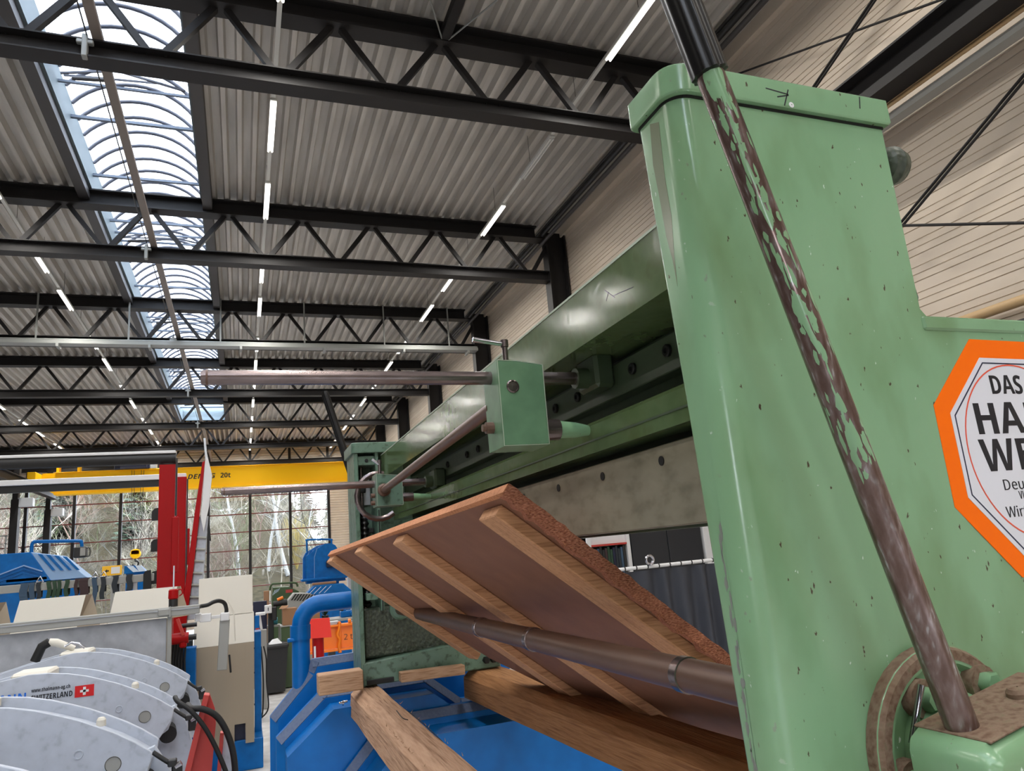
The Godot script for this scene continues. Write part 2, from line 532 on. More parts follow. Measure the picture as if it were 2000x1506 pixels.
func build_room():
	var s := Shape.new()
	s.bx(-21, 7.7, -0.25, 0, -45.4, 14)
	struct("floor", s, M.concrete)
	# wall beside the press: backing and horizontal liner trays
	s = Shape.new(); s.bx(7.41, 7.7, 0, 10.7, -45.4, 14)
	var w := struct("wall_right", s, M.roof_slab)
	var h := 0.3035
	for i in 35:
		s = Shape.new()
		var pts: Array = []
		for p in clad_profile(h): pts.append(Vector2(7.35 + p.x, p.y + i * h))
		s.prism(pts, 59.0, Transform3D(Basis(), Vector3(0, 0, -45.0)))
		struct("cladding_panel", s, M.clad_beige, w)
	s = Shape.new(); s.bx(-21.3, -21, 0, 10.7, -45.4, 14)
	struct("wall_left", s, M.dark_trim)
	# gable at the far end: solid strips round a glazed front
	s = Shape.new()
	s.bx(-21, 7.41, 8.25, 10.7, -45.35, -45.05)
	s.bx(-21, 7.41, 0, 0.95, -45.35, -45.05)
	s.bx(5.0, 7.41, 0.95, 8.25, -45.35, -45.05)
	s.bx(-21, -13.1, 0.95, 8.25, -45.35, -45.05)
	w = struct("wall_far", s, M.clad_beige)
	for i in 55:
		s = Shape.new()
		s.prism([Vector2(0, 0.01), Vector2(0.035, 0.04), Vector2(0.035, 0.11), Vector2(0, 0.14)], 2.35, Transform3D(Basis(Vector3(0, 0, 1), Vector3(0, 1, 0), Vector3(-1, 0, 0)), Vector3(7.35, i * 0.15, -45.05)))
		struct("cladding_rib", s, M.clad_beige, w)
	for i in 14:
		s = Shape.new()
		s.prism([Vector2(0, 0.01), Vector2(0.035, 0.04), Vector2(0.035, 0.11), Vector2(0, 0.14)], 27.0, Transform3D(Basis(Vector3(0, 0, 1), Vector3(0, 1, 0), Vector3(-1, 0, 0)), Vector3(7.35, 8.3 + i * 0.15, -45.05)))
		struct("cladding_rib", s, M.clad_beige, w)
	var win := Node3D.new()
	win.name = "window_1"; win.position = Vector3(-4, 0.95, -45.1); add_child(win); win.set_meta("kind", "structure")
	for i in 9:
		s = Shape.new(); s.bx(4.95 - 2.24 * i - 0.075, 4.95 - 2.24 * i + 0.075, 0.9, 10.2, -45.25, -44.99)
		struct("mullion", s, M.truss_black, win)
	for j in 8:
		s = Shape.new(); s.bx(-12.97, 4.95, 0.925 + 1.03 * j, 0.975 + 1.03 * j, -45.2, -45.03)
		struct("rail", s, M.red_rail, win)
	for i in 8:
		for j in 7:
			s = Shape.new(); s.bx(4.95 - 2.24 * (i + 1) + 0.075, 4.95 - 2.24 * i - 0.075, 0.975 + 1.03 * j, 0.925 + 1.03 * (j + 1), -45.145, -45.135)
			var q := Shape.new()
			q.quad(Vector3(4.95 - 2.24 * (i + 1) + 0.07, 0.97 + 1.03 * j, -45.14), Vector3(4.95 - 2.24 * i - 0.07, 0.97 + 1.03 * j, -45.14), Vector3(4.95 - 2.24 * i - 0.07, 0.93 + 1.03 * (j + 1), -45.14), Vector3(4.95 - 2.24 * (i + 1) + 0.07, 0.93 + 1.03 * (j + 1), -45.14))
			struct("pane", q, M.pane_glass, win)
	# unseen end behind the camera; gate and tall window openings added for front light
	s = Shape.new()
	s.bx(-21, 7.7, 5.5, 10.7, 14, 14.3)
	s.bx(-21, -10.0, 0, 5.5, 14, 14.3); s.bx(-7.6, 0.4, 0, 5.5, 14, 14.3); s.bx(-10.0, -7.6, 0, 1.0, 14, 14.3)
	s.bx(0.4, 7.7, 2.9, 5.5, 14, 14.3); s.bx(7.2, 7.7, 0, 2.9, 14, 14.3)
	struct("wall_rear", s, M.clad_beige)

func build_roof():
	var s := Shape.new()
	s.bx(-21.3, -2.78, 10.48, 10.75, -45.4, 14.3)
	s.bx(-0.70, 7.7, 10.48, 10.75, -45.4, 14.3)
	s.bx(-2.78, -0.70, 10.46, 10.75, -45.4, -37.9)
	var c := struct("ceiling", s, M.roof_slab)
	var zs: Array = [14.0, 3.39, -2.61]
	for k in range(1, 8): zs.append(truss_z(k))
	zs.append(-45.05)
	var pitch := 0.25
	for b in zs.size() - 1:
		for side in 3:
			var x0: float = [-21.0, -0.56, -2.92][side]
			var x1: float = [-2.92, 7.4, -0.56][side]
			if side == 2 and b < zs.size() - 3: continue
			s = Shape.new()
			var za: float = zs[b] + 0.06; var zb: float = zs[b + 1] - 0.06
			if side == 2: za = minf(za, -37.95)
			var yo: float = 10.325 + (0.004 if b % 2 else 0.0)
			var x := x0
			while x < x1 - 0.01:
				var p: Array = [[0.0, 0.0], [0.07, 0.0], [0.10, 0.135], [0.22, 0.135], [0.25, 0.0]]
				for q in 4:
					var xa: float = x + p[q][0]; var xb: float = x + p[q + 1][0]
					if xb > x1 + 0.02: break
					s.quad(Vector3(xa, yo + p[q][1], zb), Vector3(xb, yo + p[q + 1][1], zb), Vector3(xb, yo + p[q + 1][1], za), Vector3(xa, yo + p[q][1], za))
				x += pitch
			struct("deck_sheet", s, M.deck_grey, c)
	# trusses
	for k in range(1, 8):
		var z := truss_z(k)
		var lab: String = "black steel lattice roof truss, %s one counted from the press" % NORD[k - 1]
		if k == 7: lab = "black steel lattice roof truss standing close against the far gable wall"
		var t := thing("roof_truss", lab, "roof truss", Vector3(-3.5, 8.92, z), "lattice roof trusses")
		s = Shape.new()
		s.bx(-20.9, 6.83, 9.97, 10.0, z - 0.15, z + 0.15); s.bx(-20.9, 6.6, 10.26, 10.29, z - 0.15, z + 0.15); s.bx(-20.9, 6.6, 10.0, 10.26, z - 0.012, z + 0.012)
		part("top_chord", s, M.truss_black, t)
		s = Shape.new()
		s.bx(-20.9, 6.84, 8.92, 8.94, z - 0.13, z + 0.13); s.bx(-20.9, 6.84, 9.14, 9.16, z - 0.13, z + 0.13); s.bx(-20.9, 6.84, 8.94, 9.14, z - 0.01, z + 0.01)
		part("bottom_chord", s, M.truss_black, t)
		for i in 13:
			var xl := 4.88 - 1.465 * i
			var xu := xl + 0.7325
			s = Shape.new(); s.bar(Vector3(xl + 0.07, 9.15, z), Vector3(xu - 0.07, 9.98, z), 0.09, 0.09, Vector3(0, 0, 1)); part("diagonal", s, M.truss_black, t)
			s = Shape.new(); s.bar(Vector3(xl - 0.07, 9.15, z), Vector3(xl - 0.7325 + 0.07, 9.98, z), 0.08, 0.08, Vector3(0, 0, 1)); part("diagonal", s, M.truss_black, t)
		s = Shape.new(); s.bar(Vector3(5.68, 9.98, z), Vector3(6.3, 9.15, z), 0.08, 0.08, Vector3(0, 0, 1)); part("diagonal", s, M.truss_black, t)
		s = Shape.new(); s.bar(Vector3(6.45, 9.15, z), Vector3(6.95, 9.95, z), 0.09, 0.09, Vector3(0, 0, 1)); part("diagonal", s, M.truss_black, t)
		# wall column
		var cl := thing("wall_column", "black steel column against the cladding under the %s roof truss" % (NORD[k - 1] if k < 7 else "gable"), "column", Vector3(7.06, 0, z), "steel wall columns")
		s = Shape.new()
		s.bx(6.83, 6.855, 0, 10.2, z - 0.15, z + 0.15); s.bx(7.29, 7.32, 0, 10.2, z - 0.15, z + 0.15); s.bx(6.855, 7.29, 0, 10.2, z - 0.012, z + 0.012)
		part("shaft", s, M.truss_black, cl)
		if k > 2:
			s = Shape.new(); s.bx(6.45, 6.83, 7.0, 7.42, z - 0.1, z + 0.1)
			part("crane_bracket", s, M.truss_black, cl)
		if k < 6:
			s = Shape.new(); s.bx(-1.76, -1.70, 8.90, 9.20, z + 0.06, z + 0.16, 0.008); s.bx(-1.82, -1.64, 9.08, 9.13, z + 0.08, z + 0.15, 0.01)
			part("clamp", s, M.zinc_dull, t)
	for k in [6, 7]:
		var z2 := truss_z(k)
		var c2 := thing("hall_column", "dark steel column with a grey bracket at the far side of the hall" if k == 6 else "dark steel column at the corner of the far gable glazing", "column", Vector3(-9.6, 0, z2))
		s = Shape.new(); s.bx(-9.75, -9.45, 0, 6.9, z2 - 0.2, z2 + 0.2); s.bx(-9.72, -9.5, 6.9, 9.0, z2 - 0.15, z2 + 0.15)
		part("shaft", s, M.truss_black, c2)
		s = Shape.new(); s.bx(-9.5, -8.9, 6.55, 6.95, z2 - 0.18, z2 + 0.18, 0.02)
		part("bracket", s, M.galvanised, c2)
	# strut and tie rods between the first truss and the one behind the camera
	var ru := thing("roof_strut", "black strut running back from the top of the nearest roof truss, with thin tie rods", "roof strut", Vector3(2.73, 10.0, -5.6))
	s = Shape.new(); s.bx(2.66, 2.80, 9.99, 10.13, -8.60, -2.61, 0.01); part("strut", s, M.truss_black, ru)
	for q in [[2.70, 1.2], [2.76, 4.2]]:
		s = Shape.new(); s.cyl(Vector3(q[0], 10.0, -8.5), Vector3(q[1], 10.0, -5.5), 0.012, 8); part("tie_rod", s, M.zinc_dull, ru)
	# rooflight
	var rl := Node3D.new(); rl.name = "window_2"; rl.position = Vector3(-1.74, 10.3, -13); add_child(rl); rl.set_meta("kind", "structure")
	s = Shape.new(); s.bx(-2.93, -2.75, 10.12, 10.46, -37.9, 14); struct("edge_beam", s, M.dark_trim, rl)
	s = Shape.new(); s.bx(-0.73, -0.55, 10.05, 10.46, -37.9, 14); struct("edge_beam", s, M.dark_trim, rl)
	s = Shape.new(); s.bx(-2.77, -2.70, 10.3, 10.86, -37.9, 14); struct("curb", s, M.curb_grey, rl)
	s = Shape.new(); s.bx(-0.78, -0.71, 10.3, 10.86, -37.9, 14); struct("curb", s, M.curb_grey, rl)
	s = Shape.new(); s.bx(-2.77, -0.71, 10.3, 11.2, -37.98, -37.9); struct("end_panel", s, M.curb_grey, rl)
	var arc := func(a: float, r: float, z: float) -> Vector3:
		# a runs 0..1 across the vault
		var ang := lerpf(PI - 0.62, 0.62, a)
		var rad := 0.96 / cos(0.62) + r
		return Vector3(-1.74 + cos(ang) * rad, 10.86 - sin(0.62) * 0.96 / cos(0.62) + sin(ang) * rad, z)
	for i in 98:
		var z := 11.72 - 0.495 * i
		s = Shape.new()
		var pts: Array = []
		for j in 15: pts.append(arc.call(j / 14.0, 0.0, z))
		s.tube(pts, 0.033, 6, false)
		struct("glazing_bar", s, M.vault_grey, rl)
		if i % 4 == 1:
			s = Shape.new(); s.bx(-2.7, -0.78, 10.58, 10.63, z - 0.03, z + 0.03); struct("tie_bar", s, M.tie_blue, rl)
		if i < 97:
			var q := Shape.new()
			for j in 14:
				q.quad(arc.call(j / 14.0, 0.03, z), arc.call((j + 1) / 14.0, 0.03, z), arc.call((j + 1) / 14.0, 0.03, z - 0.495), arc.call(j / 14.0, 0.03, z - 0.495))
			struct("pane", q.smooth(60), M.vault_pane, rl)
	# smoke vent openers under the vault
	for i in 5:
		var z := -11.35 - 6.0 * i
		var v := thing("vent_opener", "galvanised linkage that opens the rooflight vent, %s one from the press" % NORD[i], "vent opener", Vector3(-1.74, 10.6, z), "rooflight vent openers")
		s = Shape.new(); s.bx(-2.7, -0.78, 10.60, 10.64, z - 0.25, z - 0.21); s.bx(-2.7, -0.78, 10.60, 10.64, z + 0.2, z + 0.24); part("crossbar", s, M.tie_blue, v)
		s = Shape.new(); s.bar(Vector3(-2.62, 10.6, z), Vector3(-1.3, 10.9, z), 0.03, 0.03); s.bar(Vector3(-2.6, 10.64, z - 0.1), Vector3(-1.2, 10.72, z - 0.1), 0.02, 0.03); s.bar(Vector3(-1.9, 10.72, z + 0.1), Vector3(-0.85, 10.5, z + 0.1), 0.03, 0.03); part("linkage", s, M.vault_grey, v)
		s = Shape.new(); s.cyl(Vector3(-2.45, 10.50, z + 0.05), Vector3(-2.0, 10.54, z + 0.05), 0.03, 10); part("gas_strut", s, M.dark_trim, v)
	# long channel on the bottom chords
	s = Shape.new(); s.bx(-1.66, -1.54, 9.165, 9.225, -44.4, 6, 0.008)
	tag(part("steel_channel", s, M.channel_beige), "long beige steel channel lying on the bottom chords under the rooflight", "channel")
	s = Shape.new(); s.cyl(Vector3(-1.71, 9.182, 6), Vector3(-1.71, 9.182, -44.4), 0.009, 8)
	tag(part("power_cable", s, M.plastic_dark), "thin dark cable running beside the beige channel under the rooflight", "cable")
	# cable tray across the hall
	var tr := thing("cable_tray", "galvanised perforated cable tray spanning the hall in front of the third roof truss", "cable tray", Vector3(-3, 8.87, -20.4))
	s = Shape.new(); s.bx(-14, 6.84, 8.875, 8.885, -20.5, -20.2); s.bx(-14, 6.84, 8.885, 8.96, -20.205, -20.2); s.bx(-14, 6.84, 8.885, 8.96, -20.5, -20.495)
	part("tray", s, M.zinc_dull, tr)
	s = Shape.new(); s.cyl(Vector3(-14, 8.99, -20.28), Vector3(6.84, 8.99, -20.28), 0.035, 8); s.cyl(Vector3(-14, 8.93, -20.38), Vector3(6.84, 8.93, -20.38), 0.03, 8)
	part("conduit", s, M.zinc_dull, tr)
	for x in [-12.0, -9.6, -7.2, -4.9, -2.8, -0.54, 1.7, 4.0, 6.0]:
		s = Shape.new(); s.bx(x - 0.02, x + 0.02, 8.96, 10.32, -20.47, -20.43); part("hanger", s, M.zinc_dull, tr)
		s = Shape.new(); s.bx(x + 0.5, x + 0.56, 8.79, 8.875, -20.52, -20.18); part("bracket", s, M.zinc_dull, tr)
	# pipes and trim along the top of the clad wall
	s = Shape.new(); s.cyl(Vector3(6.72, 10.05, 6), Vector3(6.72, 10.05, -44.3), 0.05, 10); s.cyl(Vector3(6.72, 10.16, 6), Vector3(6.72, 10.16, -44.3), 0.03, 8)
	tag(part("conduit_pipe", s, M.plastic_dark), "pair of black conduits clipped along the top of the clad wall", "conduit")
	s = Shape.new(); s.cyl(Vector3(6.76, 9.90, 6), Vector3(6.76, 9.90, -44.3), 0.045, 10)
	tag(part("water_pipe", s, M.dark_trim), "grey pipe running along the clad wall below the black conduits", "pipe")
	s = Shape.new(); s.bx(7.25, 7.35, 10.1, 10.32, -45, 14)
	struct("trim_1", s, M.clad_beige)
	# runway beams
	for sd in 2:
		var x: float = [6.75, -9.35][sd]
		var z0: float = [14.0, -34.0][sd]
		var rb := thing("runway_beam", ["black crane runway beam along the clad wall behind the press", "black crane runway beam on the columns across the hall"][sd], "crane runway", Vector3(x, 7.43, -20))
		s = Shape.new()
		s.bx(x - 0.15, x + 0.15, 7.43, 7.455, -44.8, z0); s.bx(x - 0.15, x + 0.15, 7.805, 7.83, -44.8, z0); s.bx(x - 0.01, x + 0.01, 7.455, 7.805, -44.8, z0)
		part("beam", s, M.truss_black, rb)
		s = Shape.new(); s.bx(x - 0.03, x + 0.03, 7.83, 7.88, -44.8, z0); part("rail", s, M.rail_grey, rb)
	for k in [1, 0]:
		s = Shape.new(); s.bx(6.6, 6.95, 7.1, 7.43, truss_z(k) - 0.12, truss_z(k) + 0.12)
		tag(part("beam_console", s, M.truss_black), "black console carrying the crane runway beam, %s the press" % ["just past", "right beside"][1 - k], "console", "runway consoles")
	var cr := thing("conductor_rail", "tan conductor rail with grey duct under the crane runway beam", "conductor rail", Vector3(6.95, 7.2, -20))
	s = Shape.new(); s.cyl(Vector3(6.95, 7.46, 14), Vector3(6.95, 7.46, -44), 0.024, 8); s.cyl(Vector3(6.94, 7.41, 14), Vector3(6.94, 7.41, -44), 0.024, 8); part("conductor", s, M.tan_pipe, cr)
	s = Shape.new(); s.bx(6.95, 7.10, 7.25, 7.33, -44, 14); part("duct", s, M.rail_grey, cr)
	# wind bracing rods
	var zA := truss_z(1) + 0.16; var zB := truss_z(0) - 0.16
	var rods := [[Vector3(7.1, 9.95, zA), Vector3(7.1, 7.5, zB), 0.0], [Vector3(7.1, 7.62, zA), Vector3(7.1, 9.87, zB), 0.05], [Vector3(7.1, 4.7, zA), Vector3(7.1, 7.43, zB), 0.05], [Vector3(7.1, 7.41, zA), Vector3(7.1, 4.83, zB), 0.0]]
	var rn := ["single bracing rod crossing the clad wall above the runway beam", "double bracing rod rising over the clad wall above the runway beam", "double bracing rod rising behind the round knob below the runway beam", "single bracing rod falling across the clad wall below the runway beam"]
	for i in 4:
		s = Shape.new()
		var d: float = rods[i][2]
		s.cyl(rods[i][0], rods[i][1], 0.016, 8)
		if d > 0: s.cyl(rods[i][0] - Vector3(0, d, 0), rods[i][1] - Vector3(0, d, 0), 0.016, 8)
		tag(part("bracing_rod", s, M.truss_black), rn[i], "bracing rod", "wind bracing rods")
	s = Shape.new(); s.cyl(Vector3(7.2, 4.8, 14), Vector3(7.2, 4.8, -8.4), 0.055, 12)
	tag(part("heating_pipe", s, M.tan_pipe), "tan pipe running low along the clad wall behind the press", "pipe")
	s = Shape.new(); s.bx(7.1, 7.3, 4.5, 4.6, -8.4, 14)
	tag(part("wall_duct", s, M.dark_trim), "dark duct below the tan pipe on the clad wall", "duct")

func build_lights():
	var rows := [5.02, 0.455, -4.03, -8.52]
	var rn := ["row nearest the clad wall", "middle row by the rooflight", "first row beyond the rooflight", "second row beyond the rooflight", "outermost row beyond the rooflight"]
	var s: Shape
	for r in rows.size():
		var x: float = rows[r]
		var tr := thing("light_trunking", "thin pale light trunking rail of the %s" % rn[r], "light trunking", Vector3(x, 9.74, -16), "light trunking rails")
		s = Shape.new(); s.bx(x - 0.03, x + 0.03, 9.72, 9.76, -44, 12); part("rail", s, M.lamp_white, tr)
		s = Shape.new()
		for i in 27: s.cyl(Vector3(x, 9.76, -43 + 2.0 * i), Vector3(x, 10.34, -43 + 2.0 * i), 0.004, 5)
		part("hanger_wire", s, M.plastic_dark, tr)
		var cnt := 0
		for j in range(-3, 6):
			for p in 2:
				var z0 := -9.98 - 6.0 * j - 2.52 * p
				if z0 - 1.42 < -44.0 or z0 > 11 or (r == 3 and z0 > -3.0): continue
				var lit := not (r == 0 and j == 0 and p == 0)
				var lab := "twin-tube light, %s of the %s pair from the gable, %s" % [["nearer", "farther"][p], NORD[5 - j], rn[r]]
				if not lit: lab = "unlit twin-tube light fitting in the row nearest the clad wall"
				var f := thing("light_fitting", lab, "light fitting", Vector3(x, 9.65, z0 - 0.71), "twin-tube hall lights")
				s = Shape.new(); s.bx(x - 0.05, x + 0.05, 9.675, 9.72, z0 - 1.43, z0 + 0.01, 0.008); part("housing", s, M.lamp_white, f)
				for q in [-0.03, 0.03]:
					s = Shape.new(); s.cyl(Vector3(x + q, 9.66, z0 - 0.01), Vector3(x + q, 9.66, z0 - 1.41), 0.016, 8); part("tube", s, M.lamp_glow if lit else M.lamp_white, f)
				if lit:
					for q in [-0.03, 0.03]:
						var l := AreaLight3D.new()
						l.name = "lamp_light_%d_%d" % [r, cnt]
						l.area_size = Vector2(0.03, 1.4)
						l.light_energy = LAMP * 0.5
						l.light_color = Color(1.0, 0.98, 0.95)
						l.shadow_enabled = true
						l.area_range = 40.0
						l.transform = Transform3D(Basis(Vector3.RIGHT, -PI / 2), Vector3(x + q, 9.64, z0 - 0.71))
						add_child(l)
						cnt += 1

# ======================================================================
# outdoors
# ======================================================================
func hill_y(x: float, z: float) -> float:
	var d := clampf((-z - 56.0) / 60.0, 0.0, 1.0)
	var side := clampf((x - 1.5) / 8.0, 0.0, 1.0)
	return 1.0 + d * lerpf(26.0, 6.0, side) + 0.5 * sin(x * 0.31) * d + 0.4 * sin(z * 0.27 + x * 0.1) * d

func twig_mesh(sd: int, depth: int, h: float, r: float) -> ArrayMesh:
	var rng := RandomNumberGenerator.new()
	rng.seed = sd
	var s := Shape.new()
	var stack: Array = [[Vector3.ZERO, Vector3(rng.randf_range(-0.15, 0.15), 1, rng.randf_range(-0.15, 0.15)).normalized(), h, r, depth]]
	while stack.size():
		var b: Array = stack.pop_back()
		var p: Vector3 = b[0]; var d: Vector3 = b[1]; var L: float = b[2]; var R: float = b[3]; var k: int = b[4]
		var pts: Array = [p]
		var dd := d
		for i in 3:
			dd = (dd + Vector3(rng.randf_range(-0.25, 0.25), rng.randf_range(-0.1, 0.2), rng.randf_range(-0.25, 0.25))).normalized()
			pts.append(pts[-1] + dd * L / 3.0)
		s.tube(pts, [R, R * 0.85, R * 0.65, R * 0.45], 3, false)
		if k > 0:
			for i in rng.randi_range(4, 6):
				var at: Vector3 = pts[rng.randi_range(1, 3)]
				var a := rng.randf() * TAU
				var nd := (dd * rng.randf_range(0.4, 1.0) + Vector3(cos(a), rng.randf_range(-0.1, 0.7), sin(a)) * 0.8).normalized()
				stack.append([at, nd, L * rng.randf_range(0.45, 0.7), R * 0.5, k - 1])
	return s.mesh()

func build_outside():
	var s := Shape.new()
	var nx := 60; var nz := 34
	for i in nx:
		for j in nz:
			var x0 := -75.0 + i * 2.2; var x1 := x0 + 2.2
			var z0 := -46.0 - j * 2.6; var z1 := z0 - 2.6
			s.quad(Vector3(x0, hill_y(x0, z0) - 1.0, z0), Vector3(x1, hill_y(x1, z0) - 1.0, z0), Vector3(x1, hill_y(x1, z1) - 1.0, z1), Vector3(x0, hill_y(x0, z1) - 1.0, z1))
	struct("hill", s.smooth(60), M.hill_earth)
	var rng := RandomNumberGenerator.new()
	rng.seed = 5
	# leafless undergrowth: nobody could count it
	var cols := [Color(0.10, 0.085, 0.055), Color(0.17, 0.15, 0.11), Color(0.045, 0.04, 0.03), Color(0.12, 0.07, 0.05), Color(0.075, 0.09, 0.03), Color(0.26, 0.235, 0.18)]
	for kind in 4:
		var mm := MultiMesh.new()
		mm.transform_format = MultiMesh.TRANSFORM_3D
		mm.use_colors = true
		mm.mesh = twig_mesh(70 + kind, 4 if kind % 2 else 3, 2.6 if kind < 2 else 3.6, 0.045)
		mm.mesh.surface_set_material(0, M.twig)
		mm.instance_count = 150
		for i in 150:
			var z := -50.0 - pow(rng.randf(), 0.8) * 62.0
			var x := rng.randf_range(-0.42, 0.2) * -z + rng.randf_range(-3, 3)
			if x > 4.5 and z < -84.0: x -= 14.0
			var sc := rng.randf_range(0.7, 1.5)
			mm.set_instance_transform(i, Transform3D(Basis(Vector3.UP, rng.randf() * TAU).scaled(Vector3(sc, sc * rng.randf_range(0.8, 1.3), sc)), Vector3(x, hill_y(x, z) - 1.1, z)))
			mm.set_instance_color(i, cols[rng.randi() % cols.size()] * rng.randf_range(0.5, 1.0))
		var o := MultiMeshInstance3D.new()
		o.name = numbered("bare_undergrowth")
		o.multimesh = mm
		o.material_override = M.twig
		add_child(o)
		tag(o, ["leafless brown undergrowth covering the slope outside the gable glazing", "leafless grey bushes covering the slope outside the gable glazing", "taller leafless saplings on the slope outside the gable glazing", "tallest bare brushwood on the slope outside the gable glazing"][kind], "undergrowth", "", "stuff")
	# birches seen through the panes
	var bs := [[2.45, -62.0, 11.0, 0.14, -0.6, "white birch trunk leaning outside the gable, the thicker of the forked pair"], [2.75, -62.5, 11.5, 0.11, 0.5, "white birch trunk, thinner stem of the forked pair outside the gable"], [-0.75, -60.0, 11.0, 0.12, -0.4, "single slender white birch outside, beyond the leaning boom"], [5.6, -66.0, 7.0, 0.08, 0.3, "short thin birch outside the last glazing bay beside the cladding"]]
	for b in bs:
		var t := thing("birch_tree", b[5], "tree", Vector3(b[0], hill_y(b[0], b[1]) - 1.1, b[1]), "birches outside the gable")
		s = Shape.new()
		var pts: Array = []
		var y0: float = hill_y(b[0], b[1]) - 1.2
		for i in 9:
			var f := i / 8.0
			pts.append(Vector3(b[0] - b[4] * 1.6 + b[4] * 3.2 * f + 0.12 * sin(f * 9.0 + b[0]), y0 + b[2] * f, b[1]))
		var rr: Array = []
		for i in 9: rr.append(b[3] * (1.25 - 0.9 * i / 8.0))
		s.tube(pts, rr, 8)
		part("trunk", s, M.birch_bark, t)
		s = Shape.new()
		for i in 16:
			var f := rng.randf_range(0.35, 0.95)
			var p: Vector3 = pts[int(f * 8)]
			var a := rng.randf() * TAU
			s.tube([p, p + Vector3(cos(a) * 0.7, 0.5, sin(a) * 0.7), p + Vector3(cos(a) * 1.5, 0.7, sin(a) * 1.5)], [0.03, 0.018, 0.006], 4, false)
		part("branches", s, M.birch_bark, t)
	# firs at the edge of the wood
	var fs := [[11.0, -72.0, 13.0, "dark fir tree outside, nearest the cladding edge of the glazing"], [8.2, -104.0, 9.0, "distant fir on the skyline behind the birches"], [11.5, -106.0, 8.0, "small distant fir on the skyline beside the dark fir"], [-8.6, -70.0, 8.0, "bushy green fir among bare bushes behind the hook block"], [-15.0, -72.0, 9.0, "wide green fir outside behind the blue machine hood"]]
	for b in fs:
		var x: float = b[0]; var z: float = b[1]; var h: float = b[2]
		var y0 := hill_y(x, z) - 1.1
		var t := thing("fir_tree", b[3], "tree", Vector3(x, y0, z), "firs outside the gable")
		s = Shape.new(); s.tube([Vector3(x, y0, z), Vector3(x, y0 + h, z)], [0.2, 0.03], 6); part("trunk", s, M.hill_earth, t)
		s = Shape.new()
		for i in 420:
			var f := rng.randf_range(0.08, 1.0)
			var a := rng.randf() * TAU
			var L := (1.02 - f) * h * 0.24 * rng.randf_range(0.6, 1.1) + 0.1
			var p := Vector3(x, y0 + h * f, z)
			var e := p + Vector3(cos(a) * L, -0.25 * L, sin(a) * L)
			var sd := Vector3(-sin(a), 0.2, cos(a)) * (0.12 + L * 0.16)
			s.flat(p, e + sd, e - sd); s.flat(p, p.lerp(e, 0.6) - sd * 1.3, p.lerp(e, 0.6) + sd * 1.3 + Vector3(0, -0.1, 0))
		part("branches", s, M.fir_green, t)
	# yellow willow bush
	var wb := thing("willow_bush", "yellowish bare willow bush outside next to the forked birches", "bush", Vector3(4.3, hill_y(4.3, -64.0) - 1.1, -64.0))
	s = Shape.new()
	for i in 150:
		var a := rng.randf() * TAU; var q := rng.randf()
		var p := wb.position
		s.tube([p, p + Vector3(cos(a) * q * 0.5, 1.6, sin(a) * q * 0.5), p + Vector3(cos(a) * q * 1.5, 3.0 + rng.randf() * 1.6, sin(a) * q * 1.5)], [0.03, 0.022, 0.008], 3, false)
	part("stems", s, M.willow_yellow, wb)

